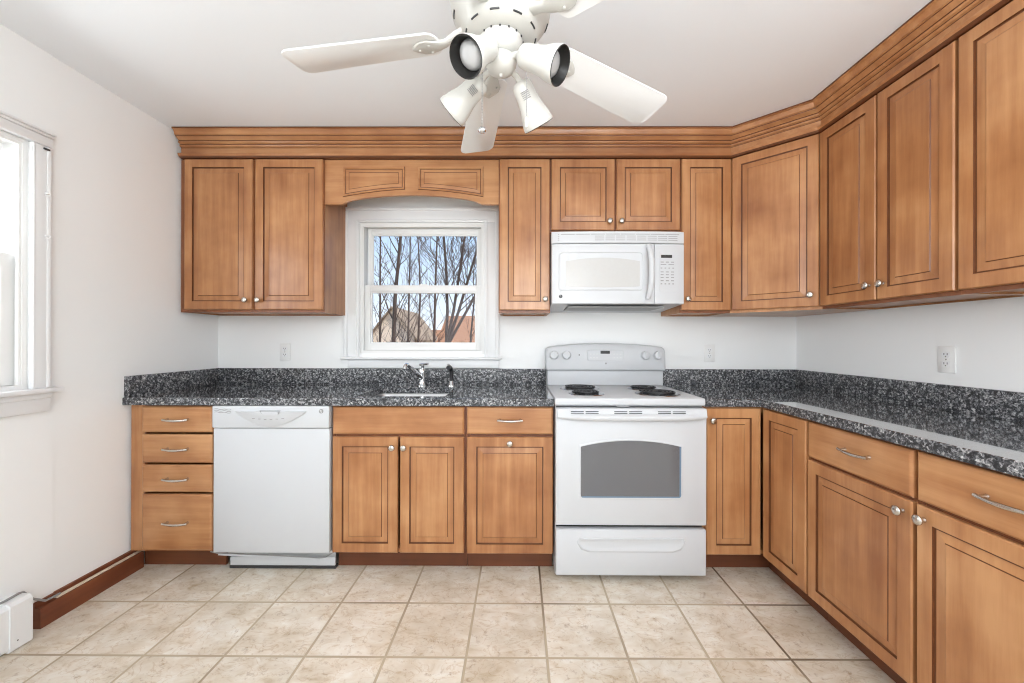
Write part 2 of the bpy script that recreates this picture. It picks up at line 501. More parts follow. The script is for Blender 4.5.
def tag(o, label, cat, group=None):
    o['label'] = label
    o['category'] = cat
    group = group or GROUPS.get(cat)
    if group:
        o['group'] = group
    return o

def struct(o, label=None, cat=None):
    o['kind'] = 'structure'
    if label:
        o['label'] = label
    if cat:
        o['category'] = cat
    return o

# ------------------------------------------------------------------ the room
XL, XR, YR, ZC = -2.033, 1.861, -5.10, 2.4445
TH = 0.14
# floor
mb = MB(); mb.box(XL - TH, XR + TH, YR - TH, TH, -0.10, 0.0)
struct(mb.build('floor', M_TILE, smooth=0), 'beige travertine look square tile floor with darkened grout', 'floor')
mb = MB(); mb.box(XL - TH, XR + TH, YR - TH, TH, ZC, ZC + 0.12)
struct(mb.build('ceiling', M_CEIL, smooth=0), 'flat white painted ceiling above the fan and cabinets', 'ceiling')

# back wall with the hole of the sink window
W1X0, W1X1, W1Z0, W1Z1 = -1.076, -0.233, 1.125, 2.004
mb = MB()
mb.box(XL - TH, W1X0, 0, TH, 0, ZC); mb.box(W1X1, XR + TH, 0, TH, 0, ZC)
mb.box(W1X0, W1X1, 0, TH, 0, W1Z0 - 0.001); mb.box(W1X0, W1X1, 0, TH, W1Z1, ZC)
struct(mb.build('wall_back', M_WALL, smooth=0), 'pale grey wall behind the sink and range', 'wall')
# left wall in two panels that meet at a seam beside the window
W2Y0, W2Y1, W2Z0, W2Z1 = -1.93, -1.043, 1.006, 2.030
SEAM = -0.948
mb = MB()
mb.box(XL - TH, XL, SEAM, 0, 0, ZC)
xs = XL + 0.004
mb.box(XL - TH, xs, W2Y1, SEAM, 0, ZC, bev=0.0)
mb.box(XL - TH, xs, YR, W2Y0, 0, ZC)
mb.box(XL - TH, xs, W2Y0, W2Y1, 0, W2Z0); mb.box(XL - TH, xs, W2Y0, W2Y1, W2Z1, ZC)
struct(mb.build('wall_left', M_WALL, smooth=0), 'pale grey wall on the left with a vertical panel seam', 'wall')
mb = MB(); mb.box(XR, XR + TH, YR, 0, 0, ZC)
struct(mb.build('wall_right', M_WALL, smooth=0), 'pale wall on the right above the long granite counter', 'wall')
# wall behind the camera; its wide glazed door is added for fill light
DX0, DX1, DZ1 = -1.55, 1.35, 2.12
mb = MB()
mb.box(XL - TH, DX0, YR - TH, YR, 0, ZC); mb.box(DX1, XR + TH, YR - TH, YR, 0, ZC); mb.box(DX0, DX1, YR - TH, YR, DZ1, ZC)
struct(mb.build('wall_rear', M_WALL, smooth=0), 'pale wall behind the camera', 'wall')
d1 = struct(bpy.data.objects.new('added_rear_door', None)); COL.objects.link(d1); d1.location = (0, YR - 0.07, 0)
mb = MB()
for a, b_ in ((DX0, DX0 + 0.07), (DX1 - 0.07, DX1), (-0.19, 0.0)):
    mb.box(a, b_, -0.03, 0.03, 0.10, DZ1 - 0.08)
mb.box(DX0, DX1, -0.03, 0.03, DZ1 - 0.08, DZ1); mb.box(DX0, DX1, -0.03, 0.03, 0.0, 0.10)
mb.build('door_frame', M_VINYL, d1)
mb = MB(); mb.box(DX0 + 0.06, DX1 - 0.06, -0.004, 0.004, 0.09, DZ1 - 0.07)
mb.build('pane', M_GLASS, d1, smooth=0)

# ------------------------------------------------------------------ windows
def casing_profile_box(mb, x0, x1, z0, z1, y, w, t=0.018, band=0.022, bt=0.030):
    """picture-frame window casing (three sides) with a raised outer band"""
    # left, right legs and head
    mb.box(x0 - w, x0, y - t, y, z0, z1, bev=0.003)
    mb.box(x1, x1 + w, y - t, y, z0, z1, bev=0.003)
    mb.box(x0 - w, x1 + w, y - t, y, z1, z1 + w, bev=0.003)
    mb.box(x0 - w - 0.004, x0 - w + band, y - bt, y, z0, z1 + w - band, bev=0.006)
    mb.box(x1 + w - band, x1 + w + 0.004, y - bt, y, z0, z1 + w - band, bev=0.006)
    mb.box(x0 - w - 0.004, x1 + w + 0.004, y - bt, y, z1 + w - band, z1 + w + 0.004, bev=0.006)
    # inner bead
    mb.box(x0 - 0.020, x0 - 0.010, y - t - 0.006, y, z0, z1 + 0.010, bev=0.003)
    mb.box(x1 + 0.010, x1 + 0.020, y - t - 0.006, y, z0, z1 + 0.010, bev=0.003)
    mb.box(x0 - 0.020, x1 + 0.020, y - t - 0.006, y, z1 + 0.010, z1 + 0.020, bev=0.003)

def sash(parent, name, x0, x1, z0, z1, yc, st, rail_b, rail_t, t=0.032, mat=None):
    mb = MB()
    y0, y1 = yc - t / 2, yc + t / 2
    mb.box(x0, x0 + st, y0, y1, z0, z1, bev=0.0015); mb.box(x1 - st, x1, y0, y1, z0, z1, bev=0.0015)
    mb.box(x0 + st, x1 - st, y0, y1, z0, z0 + rail_b, bev=0.0015); mb.box(x0 + st, x1 - st, y0, y1, z1 - rail_t, z1, bev=0.0015)
    # glazing bead
    i = 0.008
    for a in ((x0 + st - i, x0 + st + i, z0 + rail_b, z1 - rail_t), (x1 - st - i, x1 - st + i, z0 + rail_b, z1 - rail_t)):
        mb.box(a[0], a[1], y0 + 0.008, y1 - 0.008, a[2], a[3])
    mb.box(x0 + st + i, x1 - st - i, y0 + 0.008, y1 - 0.008, z0 + rail_b - i, z0 + rail_b + i)
    mb.box(x0 + st + i, x1 - st - i, y0 + 0.008, y1 - 0.008, z1 - rail_t - i, z1 - rail_t + i)
    o = mb.build(name, M_VINYL, parent)
    g = MB(); g.box(x0 + st - 0.004, x1 - st + 0.004, yc - 0.003, yc + 0.003, z0 + rail_b - 0.004, z1 - rail_t + 0.004)
    g.build('pane', M_GLASS, o, smooth=0)
    return o

def double_hung(root, x0, x1, z0, z1, mid):
    mb = MB()   # jamb liner and stops set in the wall thickness
    for a, b_ in ((x0 - 0.002, x0 + 0.016), (x1 - 0.016, x1 + 0.002)):
        mb.box(a, b_, 0.0, 0.138, z0, z1, bev=0.002)
    mb.box(x0 + 0.016, x1 - 0.016, 0.0, 0.138, z1 - 0.016, z1 + 0.001); mb.box(x0 + 0.016, x1 - 0.016, 0.0, 0.138, z0 - 0.001, z0 + 0.018)
    for a, b_ in ((x0 + 0.014, x0 + 0.026), (x1 - 0.026, x1 - 0.014)):
        mb.box(a, b_, 0.004, 0.020, z0 + 0.016, z1 - 0.014, bev=0.002)
    mb.box(x0 + 0.026, x1 - 0.026, 0.004, 0.020, z1 - 0.026, z1 - 0.014)
    mb.build('jamb', M_VINYL, root)
    sash(root, 'upper_sash', x0 + 0.024, x1 - 0.024, mid - 0.026, z1 - 0.017, 0.090, 0.030, 0.040, 0.040)
    lo = sash(root, 'lower_sash', x0 + 0.017, x1 - 0.017, z0 + 0.019, mid + 0.022, 0.046, 0.044, 0.046, 0.044)
    return lo

w1 = struct(bpy.data.objects.new('window_1', None), 'white double hung window over the sink showing bare trees', 'window')
COL.objects.link(w1)
mb = MB(); casing_profile_box(mb, W1X0, W1X1, 1.1005, W1Z1, -0.0005, 0.096)
mb.build('casing', M_TRIM, w1)
lo = double_hung(w1, W1X0, W1X1, W1Z0, W1Z1, 1.566)
mb = MB(); mb.box(-0.68, -0.63, 0.030, 0.066, 1.588, 1.596, bev=0.003)
mb.build('sash_lock', M_VINYL, lo)
mb = MB(); mb.box(-1.190, -0.118, -0.048, 0.05, 1.084, 1.1, bev=0.005); mb.build('stool', M_TRIM, w1)
mb = MB(); mb.box(-1.150, -0.135, -0.016, 0.0, 1.026, 1.084, bev=0.003); mb.build('apron', M_TRIM, w1)

# left window: built like the other, then turned to face into the room
w2 = struct(bpy.data.objects.new('window_2', None), 'white double hung window at the left edge of the photo', 'window')
COL.objects.link(w2); w2.location = (xs, 0, 0); w2.rotation_euler = (0, 0, radians(90))
# local x = world y, local -y = world +x
mb = MB()
mb.box(W2Y1, W2Y1 + 0.066, -0.020, -0.0005, 1.006, W2Z1, bev=0.004); mb.box(W2Y1 + 0.050, W2Y1 + 0.068, -0.024, -0.0005, 1.006, W2Z1, bev=0.006)
mb.box(W2Y1 + 0.003, W2Y1 + 0.011, -0.0225, -0.0005, 1.006, W2Z1, bev=0.003)
mb.box(W2Y0 - 0.066, W2Y0, -0.020, -0.0005, 1.006, W2Z1, bev=0.004)
mb.box(W2Y0 - 0.07, W2Y1 + 0.07, -0.026, -0.0005, W2Z1, W2Z1 + 0.040, bev=0.004)
mb.box(W2Y0 - 0.070, W2Y1 + 0.072, -0.030, -0.0005, W2Z1 + 0.040, W2Z1 + 0.052, bev=0.004)
mb.box(W2Y0 - 0.074, W2Y1 + 0.076, -0.036, -0.0005, W2Z1 + 0.052, W2Z1 + 0.064, bev=0.004)
mb.build('casing', M_TRIM, w2)
double_hung(w2, W2Y0, W2Y1, W2Z0, W2Z1, 1.535)
mb = MB(); mb.box(W2Y0 - 0.09, W2Y1 + 0.098, -0.050, 0.03, 0.986, 1.006, bev=0.006); mb.build('stool', M_TRIM, w2)
mb = MB(); mb.box(W2Y0 - 0.06, W2Y1 + 0.066, -0.022, -0.0005, 0.905, 0.986, bev=0.004)
mb.box(W2Y0 - 0.06, W2Y1 + 0.066, -0.032, -0.0005, 0.962, 0.986, bev=0.006); mb.build('apron', M_TRIM, w2)

# small hooks left on the casing of the left window
def hook(z, label, cat, mat, name, long=False):
    mb = MB()
    if long:
        mb.box(xs + 0.0200, xs + 0.0255, -1.006, -0.984, z - 0.004, z + 0.004, bev=0.0015)
    else:
        mb.lathe([(0.006, 0), (0.006, 0.003), (0.003, 0.005)], 10, Matrix.Translation((xs + 0.0198, -0.994, z)) @ Matrix.Rotation(pi / 2, 4, 'Y'))
        mb.tube([(xs + 0.023, -0.994, z), (xs + 0.036, -0.994, z), (xs + 0.040, -0.994, z - 0.004), (xs + 0.040, -0.999, z - 0.012), (xs + 0.036, -1.009, z - 0.013)], 0.0026, 8)
    tag(mb.build(name, mat), label, cat)
hook(1.830, 'small white curtain hook near the top of the left window casing', 'hook', M_TRIM, 'curtain_hook')
hook(1.650, 'small white curtain hook lower down on the left window casing', 'hook', M_TRIM, 'curtain_hook')
hook(2.018, 'tiny dark metal bracket at the top corner of the left window casing', 'bracket', M_DARKP, 'curtain_bracket', True)

# baseboard on the left wall: brown board boxed out from the wall
mb = MB()
mb.prism([(XL, 0), (XL + 0.036, 0), (XL + 0.036, 0.078), (XL + 0.032, 0.084), (XL + 0.013, 0.086), (XL + 0.010, 0.106), (XL, 0.108)], -1.02, -0.565, plane='xz')
struct(mb.build('baseboard_left', M_BROWN), 'dark brown baseboard along the left wall', 'baseboard')

# white baseboard heater
h = thing('baseboard_heater', 'white metal baseboard heater at the bottom left of the left wall', 'heater', (xs, -1.082, 0))
mb = MB()
mb.prism([(0, 0.010), (0.066, 0.010), (0.072, 0.016), (0.072, 0.172), (0.058, 0.184), (0.020, 0.186), (0, 0.186)], -1.6, -0.070, plane='xz')
mb.build('cover', M_TRIM, h)
mb = MB()
mb.prism([(0, 0.002), (0.070, 0.002), (0.0765, 0.008), (0.0765, 0.178), (0.064, 0.190), (0.020, 0.192), (0, 0.192)], -0.070, 0.0, plane='xz')
mb.build('end_cap', M_TRIM, h)
mb = MB(); mb.prism([(0.0765, 0.036), (0.0775, 0.036), (0.0775, 0.040), (0.0765, 0.040)], -0.05, -0.046, plane='xz'); mb.build('screw', M_DARKP, h)

# cable from the heater along the top of the baseboard
mb = MB()
pts = [(xs + 0.040, -1.7, 0.1905), (xs + 0.040, -1.14, 0.1968), (xs + 0.034, -1.095, 0.197), (xs + 0.028, -1.075, 0.190), (xs + 0.024, -1.04, 0.140), (xs + 0.022, -0.995, 0.103), (xs + 0.020, -0.965, 0.0992), (xs + 0.020, -0.94, 0.0992)]
mb.tube(pts, 0.0045, 8)
tag(mb.build('grey_cable', M_LINE), 'thin grey cable running over the heater top to the baseboard', 'cable')
mb = MB()
mb.box(XL + 0.0150, XL + 0.0310, -0.955, -0.568, 0.0864, 0.0945, bev=0.003)
tag(mb.build('cable_cover', M_CABLE), 'long pale cable cover strip lying on top of the brown baseboard', 'cable cover')

# ------------------------------------------------------------------ cabinets
def rect_loop(x0, x1, z0, z1, ins, y):
    return [Vector((x0 + ins, y, z0 + ins)), Vector((x1 - ins, y, z0 + ins)), Vector((x1 - ins, y, z1 - ins)), Vector((x0 + ins, y, z1 - ins))]

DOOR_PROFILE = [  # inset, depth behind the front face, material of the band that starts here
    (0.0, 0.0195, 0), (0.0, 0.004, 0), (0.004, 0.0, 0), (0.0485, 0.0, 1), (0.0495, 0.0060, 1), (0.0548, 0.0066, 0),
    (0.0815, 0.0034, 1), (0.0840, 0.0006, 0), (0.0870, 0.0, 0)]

def raised_door(parent, x0, x1, z0, z1, yf, name='door'):
    mb = MB()
    k = min(1.0, (min(x1 - x0, z1 - z0) - 0.03) / 0.19)
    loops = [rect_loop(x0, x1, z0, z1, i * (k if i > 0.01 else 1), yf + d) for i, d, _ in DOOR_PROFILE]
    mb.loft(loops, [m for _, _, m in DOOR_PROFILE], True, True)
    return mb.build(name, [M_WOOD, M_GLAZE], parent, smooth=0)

def slab_front(parent, x0, x1, z0, z1, yf, name='drawer_front'):
    mb = MB()
    loops = [rect_loop(x0, x1, z0, z1, i, yf + d) for i, d in ((0, 0.0195), (0, 0.008), (0.002, 0.0045), (0.007, 0.001), (0.010, 0.0))]
    mb.loft(loops, None, True, True)
    return mb.build(name, M_WOODH, parent, smooth=0)

def knob(parent, x, z, yf):
    mb = MB()
    mb.lathe([(0.0075, 0.0005), (0.0075, 0.003), (0.0055, 0.006), (0.0055, 0.013), (0.012, 0.017), (0.0160, 0.021), (0.0160, 0.025), (0.012, 0.0285), (0.006, 0.0300), (0.0005, 0.0304)], 20,
             Matrix.Translation((x, yf, z)) @ Matrix.Rotation(pi / 2, 4, 'X'))
    return mb.build('knob', M_NICKEL, parent, smooth=50)

def pull(parent, x, z, yf, L=0.128):
    mb = MB()
    pts, rs = [], []
    N = 14
    for i in range(N + 1):
        t = -1 + 2 * i / N
        out = 0.019 + 0.009 * (1 - t * t)
        pts.append((x + t * L / 2, yf - out, z + 0.003 * (t * t) - 0.002))
        rs.append(0.0046 + 0.0020 * (1 - abs(t)) + (0.0012 if abs(t) > 0.85 else 0))
    mb.tube(pts, rs, 10)
    for s in (-1, 1):
        xx = x + s * (L / 2 - 0.012)
        mb.tube([(xx, yf - 0.0005, z + 0.001), (xx, yf - 0.008, z + 0.001), (xx, yf - 0.020, z + 0.001)], [0.0075, 0.0055, 0.005], 10)
    return mb.build('pull', M_NICKEL, parent, smooth=50)

def base_box(parent, w, d, toe=True, top=0.8755, left_stile=0.02, mid_rail=None):
    """open topped carcass with a face frame, front of the frame at y = -d"""
    mb = MB(); t = 0.018; z0 = 0.114
    mb.box(0, t, -d, -0.004, z0, top); mb.box(w - t, w, -d, -0.004, z0, top)
    mb.box(t, w - t, -d, -0.004, z0, z0 + t); mb.box(t, w - t, -0.012, -0.004, z0 + t, top)
    mb.build('carcass', M_WOOD, parent, smooth=0)
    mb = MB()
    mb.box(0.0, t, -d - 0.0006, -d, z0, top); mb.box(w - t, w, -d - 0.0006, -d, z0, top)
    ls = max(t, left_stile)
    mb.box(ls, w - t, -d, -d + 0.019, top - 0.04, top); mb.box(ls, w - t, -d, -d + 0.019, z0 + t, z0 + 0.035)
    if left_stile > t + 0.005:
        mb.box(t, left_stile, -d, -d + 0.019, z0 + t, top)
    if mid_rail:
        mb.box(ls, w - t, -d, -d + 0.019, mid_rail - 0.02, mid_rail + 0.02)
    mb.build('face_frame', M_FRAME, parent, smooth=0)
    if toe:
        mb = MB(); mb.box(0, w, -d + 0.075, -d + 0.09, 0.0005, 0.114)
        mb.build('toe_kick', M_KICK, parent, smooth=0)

DB = 0.615           # carcass depth of the back run (door faces at 0.635)
YF = -0.635
# drawer stack at the left end
c = thing('drawer_base_cabinet', 'maple base cabinet with four stacked drawers at the left wall', 'cabinet', (-2.016, 0, 0))
base_box(c, 0.442, DB, left_stile=0.078)
for z0, z1 in ((0.733, 0.868), (0.576, 0.723), (0.424, 0.566), (0.126, 0.414)):
    o = slab_front(c, 0.071, 0.435, z0, z1, YF)
    pull(o, 0.260, (z0 + z1) / 2 + (0.01 if z1 < 0.5 and z1 > .42 else 0), YF)
mb = MB(); mb.box(0.0, 0.069, -DB - 0.0008, -DB, 0.116, 0.874); mb.build('filler_strip', M_WOOD, c, smooth=0)
# sink base
c = thing('sink_base_cabinet', 'maple two door base cabinet below the sink with a plain false drawer front', 'cabinet', (-0.966, 0, 0))
base_box(c, 0.690, DB, mid_rail=0.715)
slab_front(c, 0.008, 0.684, 0.727, 0.868, YF, 'false_front')
d = raised_door(c, 0.008, 0.344, 0.118, 0.714, YF); knob(d, 0.319, 0.662, YF)
d = raised_door(c, 0.356, 0.684, 0.118, 0.714, YF); knob(d, 0.378, 0.662, YF)
# single door with a centred knob
c = thing('pullout_base_cabinet', 'narrow maple base cabinet left of the range with centred door knob', 'cabinet', (-0.274, 0, 0))
base_box(c, 0.453, DB, mid_rail=0.72)
o = slab_front(c, 0.008, 0.449, 0.729, 0.868, YF); pull(o, 0.229, 0.803, YF)
d = raised_door(c, 0.008, 0.449, 0.116, 0.715, YF); knob(d, 0.229, 0.686, YF)

# corner cabinet with two doors meeting at the inside corner
XB = 1.243
c = thing('corner_base_cabinet', 'maple corner base cabinet with two narrow doors meeting in the inside corner', 'cabinet', (0, 0, 0))
mb = MB(); t = 0.018
x0 = 0.942
xf, yf2 = XB + 0.020, -DB
y1 = -0.944
foot = [(x0, -0.004), (XR - 0.004, -0.004), (XR - 0.004, y1), (xf, y1), (xf, yf2), (x0, yf2)]
mb.prism(foot, 0.114, 0.132, plane='xy')
mb.box(x0, x0 + t, yf2, -0.004, 0.132, 0.8755); mb.box(xf, XR - 0.004, y1, y1 + t, 0.132, 0.8755)
mb.box(x0 + t, xf, yf2, yf2 + 0.019, 0.842, 0.8755); mb.box(xf, xf + 0.019, y1 + t, yf2, 0.842, 0.8755)
mb.box(x0 + t, XR - 0.004, -0.012, -0.004, 0.132, 0.8755); mb.box(XR - 0.012, XR - 0.004, y1 + t, -0.012, 0.132, 0.8755)
mb.build('carcass', M_WOOD, c, smooth=0)
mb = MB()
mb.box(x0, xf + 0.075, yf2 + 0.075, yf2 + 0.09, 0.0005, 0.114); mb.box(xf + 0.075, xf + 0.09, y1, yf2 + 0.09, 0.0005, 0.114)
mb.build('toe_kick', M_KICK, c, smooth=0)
d = raised_door(c, 0.962, XB - 0.004, 0.116, 0.866, YF); knob(d, 0.986, 0.806, YF)
# the other leaf faces the room's left, its near end swung a touch proud of the frame
d = raised_door(c, 0.0, 0.300, 0.116, 0.866, 0.0)
d.location = (XB - 0.001, YF - 0.008, 0); d.rotation_euler = (0, 0, radians(-90.0))

# right run
def right_base(name, label, y_start, w, pull_at, knob_x):
    c = thing(name, label, 'cabinet', (XR - 0.003, y_start, 0), radians(-90))
    dd = XR - 0.003 - XB
    base_box(c, w, dd - 0.02, mid_rail=0.705)
    o = slab_front(c, 0.006, w - 0.006, 0.714, 0.866, -dd); pull(o, pull_at, 0.797, -dd, 0.128)
    d = raised_door(c, 0.006, w - 0.006, 0.116, 0.702, -dd); knob(d, knob_x, 0.663, -dd)
    return c
right_base('drawer_door_cabinet', 'maple drawer and door base cabinet next to the corner cabinet on the right', -0.9465, 0.465, 0.255, 0.430)
right_base('drawer_door_cabinet', 'maple drawer and door base cabinet at the lower right edge of the photo', -1.4125, 0.545, 0.245, 0.032)

# upper cabinets
UF = -0.330
def upper_box(parent, x0, x1, z0, z1, d=0.310, sm=M_WOOD):
    mb = MB(); t = 0.016
    mb.box(x0, x0 + t, -d, -0.003, z0, z1); mb.box(x1 - t, x1, -d, -0.003, z0, z1)
    mb.box(x0 + t, x1 - t, -d + 0.019, -0.010, z0 + 0.008, z0 + 0.024); mb.box(x0 + t, x1 - t, -d + 0.019, -0.010, z1 - 0.016, z1)
    mb.box(x0 + t, x1 - t, -0.010, -0.003, z0, z1)
    mb.build('carcass', sm, parent, smooth=0)
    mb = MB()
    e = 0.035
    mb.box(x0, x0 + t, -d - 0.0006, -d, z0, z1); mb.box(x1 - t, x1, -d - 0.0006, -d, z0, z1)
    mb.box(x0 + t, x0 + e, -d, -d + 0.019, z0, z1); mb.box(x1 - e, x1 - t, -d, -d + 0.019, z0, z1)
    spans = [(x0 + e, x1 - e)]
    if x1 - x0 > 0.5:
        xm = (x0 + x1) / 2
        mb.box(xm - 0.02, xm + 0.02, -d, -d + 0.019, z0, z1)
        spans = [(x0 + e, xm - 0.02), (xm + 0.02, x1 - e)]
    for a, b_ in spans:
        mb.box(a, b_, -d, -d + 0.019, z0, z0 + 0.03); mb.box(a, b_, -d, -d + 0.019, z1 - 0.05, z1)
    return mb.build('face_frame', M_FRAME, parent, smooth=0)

ZU0, ZU1, ZD0, ZD1 = 1.376, 2.2865, 1.392, 2.2845
c = thing('upper_cabinet', 'two door maple wall cabinet left of the sink window', 'cabinet', (-2.021, 0, 0))
upper_box(c, 0, 0.861, ZU0, ZU1)
d = raised_door(c, 0.033, 0.438, ZD0, ZD1, UF); knob(d, 0.407, 1.447, UF)
d = raised_door(c, 0.455, 0.857, ZD0, ZD1, UF); knob(d, 0.482, 1.447, UF)
c = thing('upper_cabinet', 'tall narrow single door maple wall cabinet right of the sink window', 'cabinet', (-0.122, 0, 0))
upper_box(c, 0, 0.306, ZU0, ZU1)
d = raised_door(c, 0.006, 0.301, ZD0, ZD1, UF); knob(d, 0.276, 1.455, UF)
c = thing('upper_cabinet', 'short two door maple wall cabinet above the microwave', 'cabinet', (0.185, 0, 0))
upper_box(c, 0, 0.767, 1.846, ZU1)
d = raised_door(c, 0.006, 0.378, 1.864, ZD1, UF); knob(d, 0.347, 1.913, UF)
d = raised_door(c, 0.389, 0.763, 1.864, ZD1, UF); knob(d, 0.416, 1.913, UF)
c = thing('upper_cabinet', 'tall narrow single door maple wall cabinet right of the microwave', 'cabinet', (0.953, 0, 0))
upper_box(c, 0, 0.299, ZU0, ZU1)
d = raised_door(c, 0.005, 0.295, ZD0, ZD1, UF); knob(d, 0.036, 1.457, UF)

# diagonal corner wall cabinet
XU = 1.550
P0, P1 = Vector((1.253, -0.310)), Vector((XU + 0.02, -0.608))
c = thing('corner_upper_cabinet', 'angled single door maple wall cabinet across the right back corner', 'cabinet', (0, 0, 0))
mb = MB()
foot = [(1.2535, -0.003), (XR - 0.003, -0.003), (XR - 0.003, -0.608), (P1.x, P1.y), (P0.x + 0.0005, P0.y)]
mb.prism(foot, ZU0, ZU1, plane='xy'); mb.build('carcass', M_WOOD, c, smooth=0)
L = (P1 - P0).length; ang = math.atan2(P1.y - P0.y, P1.x - P0.x)
d = raised_door(c, 0.014, L - 0.012, ZD0, ZD1, -0.0205)
d.location = (P0.x, P0.y, 0); d.rotation_euler = (0, 0, ang)
knob(d, L - 0.048, 1.452, -0.0205)

def right_upper(label, y_start, w, doors):
    c = thing('upper_cabinet', label, 'cabinet', (XR - 0.003, y_start, 0), radians(-90))
    dd = XR - 0.003 - XU
    upper_box(c, 0, w, ZU0, ZU1, dd - 0.02)
    for a, b_, kx in doors:
        d = raised_door(c, a, b_, ZD0, ZD1, -dd); knob(d, kx, 1.457, -dd)
    return c
right_upper('two door maple wall cabinet on the right wall beside the angled corner cabinet', -0.610, 0.640, [(0.004, 0.322, 0.296), (0.330, 0.634, 0.362)])
right_upper('maple wall cabinet at the upper right edge of the photo', -1.251, 0.46, [(0.005, 0.455, 0.425)])

# arched valance above the sink window
v = thing('valance', 'arched maple valance board with two panels above the sink window', 'valance', (-1.1595, -0.310, 0))
VW = 1.0370
mb = MB()
def arch_z(x):
    t = (x - VW / 2) / (VW / 2 - 0.10)
    return 2.022 if abs(t) >= 1 else 2.022 + 0.055 * math.sqrt(max(0, 1 - t * t)) ** 1.25
pts = [(VW, ZU1), (0, ZU1), (0, 2.022), (0.10, 2.022)]
N = 30
pts += [(0.10 + (VW - 0.20) * i / N, arch_z(0.10 + (VW - 0.20) * i / N)) for i in range(1, N)] + [(VW - 0.10, 2.022), (VW, 2.022)]
bm = bmesh.new()
vs = [bm.verts.new((x, 0.0, z)) for x, z in pts]
bm.faces.new(vs)
r = bmesh.ops.extrude_face_region(bm, geom=list(bm.faces))
for q in r['geom']:
    if isinstance(q, bmesh.types.BMVert): q.co.y = 0.019
bmesh.ops.triangulate(bm, faces=list(bm.faces))
mb.add(bm, 0)
mb.build('board', M_WOODH, v, smooth=0)
def arch_panel(xa, xb, left):
    def low(x):
        t = (x - xa) / (xb - xa)
        t = t if left else 1 - t
        return 2.066 + 0.043 * (1 - (1 - t) ** 1.6)
    def outline(ins):
        a, b_, zt = xa + ins, xb - ins, 2.247 - ins
        K = 12
        o = [(a + (b_ - a) * i / K, low(a + (b_ - a) * i / K) + ins) for i in range(K + 1)]
        return o + [(b_, zt), (a, zt)]
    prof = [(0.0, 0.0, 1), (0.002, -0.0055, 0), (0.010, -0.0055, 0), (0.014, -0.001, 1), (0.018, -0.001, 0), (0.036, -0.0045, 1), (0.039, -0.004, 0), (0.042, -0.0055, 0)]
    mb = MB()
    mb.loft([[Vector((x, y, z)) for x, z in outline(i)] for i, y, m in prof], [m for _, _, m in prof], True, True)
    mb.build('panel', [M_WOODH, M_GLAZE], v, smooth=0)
arch_panel(0.108, 0.478, True); arch_panel(0.556, 0.945, False)

# crown moulding: one profile swept with mitres along the top of all the wall cabinets
PROF = [(0.0, 2.2872, 1), (0.024, 2.2880, 1), (0.034, 2.297, 0), (0.040, 2.306, 0), (0.040, 2.311, 1), (0.014, 2.316, 0), (0.014, 2.350, 1), (0.015, 2.353, 0), (0.024, 2.357, 0),
        (0.027, 2.363, 0), (0.022, 2.367, 1), (0.024, 2.370, 0), (0.034, 2.374, 0), (0.037, 2.380, 0), (0.031, 2.385, 1), (0.034, 2.388, 0), (0.046, 2.397, 0), (0.054, 2.402, 1), (0.055, 2.406, 0),
        (0.062, 2.409, 0), (0.064, 2.420, 0), (0.070, 2.432, 0), (0.080, 2.436, 1), (0.080, 2.4435, 0), (0.0, 2.4435, 0)]
path = [Vector((-2.0105, -0.310)), P0.copy(), P1.copy(), Vector((P1.x, -1.711))]
dirs = [(path[i + 1] - path[i]).normalized() for i in range(3)]
nor = [Vector((d_.y, -d_.x)) for d_ in dirs]
miters = [nor[0], None, None, nor[2]]
for i in (1, 2):
    mm = (nor[i - 1] + nor[i]).normalized()
    miters[i] = mm / mm.dot(nor[i])
mb = MB()
for s in range(3):
    loops = []
    for e in (s, s + 1):
        loops.append([Vector((path[e].x + miters[e].x * o_, path[e].y + miters[e].y * o_, z)) for o_, z, _ in PROF])
    k = len(PROF)
    A = [mb.bm.verts.new(p) for p in loops[0]]; B = [mb.bm.verts.new(p) for p in loops[1]]
    for j in range(k):
        f = mb.bm.faces.new((A[j], A[(j + 1) % k], B[(j + 1) % k], B[j])); f.material_index = PROF[j][2]
    if s == 0: mb.bm.faces.new(A)
    if s == 2: mb.bm.faces.new(B)
bmesh.ops.remove_doubles(mb.bm, verts=list(mb.bm.verts), dist=1e-5)
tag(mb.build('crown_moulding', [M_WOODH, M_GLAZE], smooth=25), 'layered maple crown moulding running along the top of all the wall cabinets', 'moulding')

# ------------------------------------------------------------------ granite worktops
ZT0, ZT1, ZS = 0.8765, 0.9146, 1.0226
c = thing('countertop', 'speckled dark granite countertop with the sink cutout left of the range', 'countertop')
SX0, SX1, SY0, SY1 = -0.872, -0.395, -0.568, -0.165
mb = MB()
mb.add(slab([(XL + 0.001, -0.647), (0.1805, -0.647), (0.1805, -0.002), (XL + 0.001, -0.002)], [round_rect(SX0, SX1, SY0, SY1, 0.022)], ZT0, ZT1))
for f_ in mb.bm.faces:
    f_.normal_update(); f_.material_index = 0 if f_.normal.z > 0.9 else 1
mb.build('slab', [M_GRAN, M_GRANE], c, smooth=0)
mb = MB(); mb.box(XL + 0.0265, 0.1805, -0.026, -0.002, ZT1, ZS, bev=0.002); mb.build('backsplash', M_GRANE, c)
mb = MB(); mb.box(XL + 0.001, XL + 0.026, -0.640, -0.002, ZT1, ZS, bev=0.002); mb.build('side_splash', M_GRANE, c)
c = thing('countertop', 'long speckled dark granite countertop running from the range along the right wall', 'countertop')
mb = MB()
XC = XB - 0.012
mb.add(slab([(0.9405, -0.647), (XC, -0.647), (XC, -1.966), (XR - 0.001, -1.966), (XR - 0.001, -0.002), (0.9405, -0.002)], [], ZT0, ZT1))
for f_ in mb.bm.faces:
    f_.normal_update(); f_.material_index = 0 if f_.normal.z > 0.9 else 1
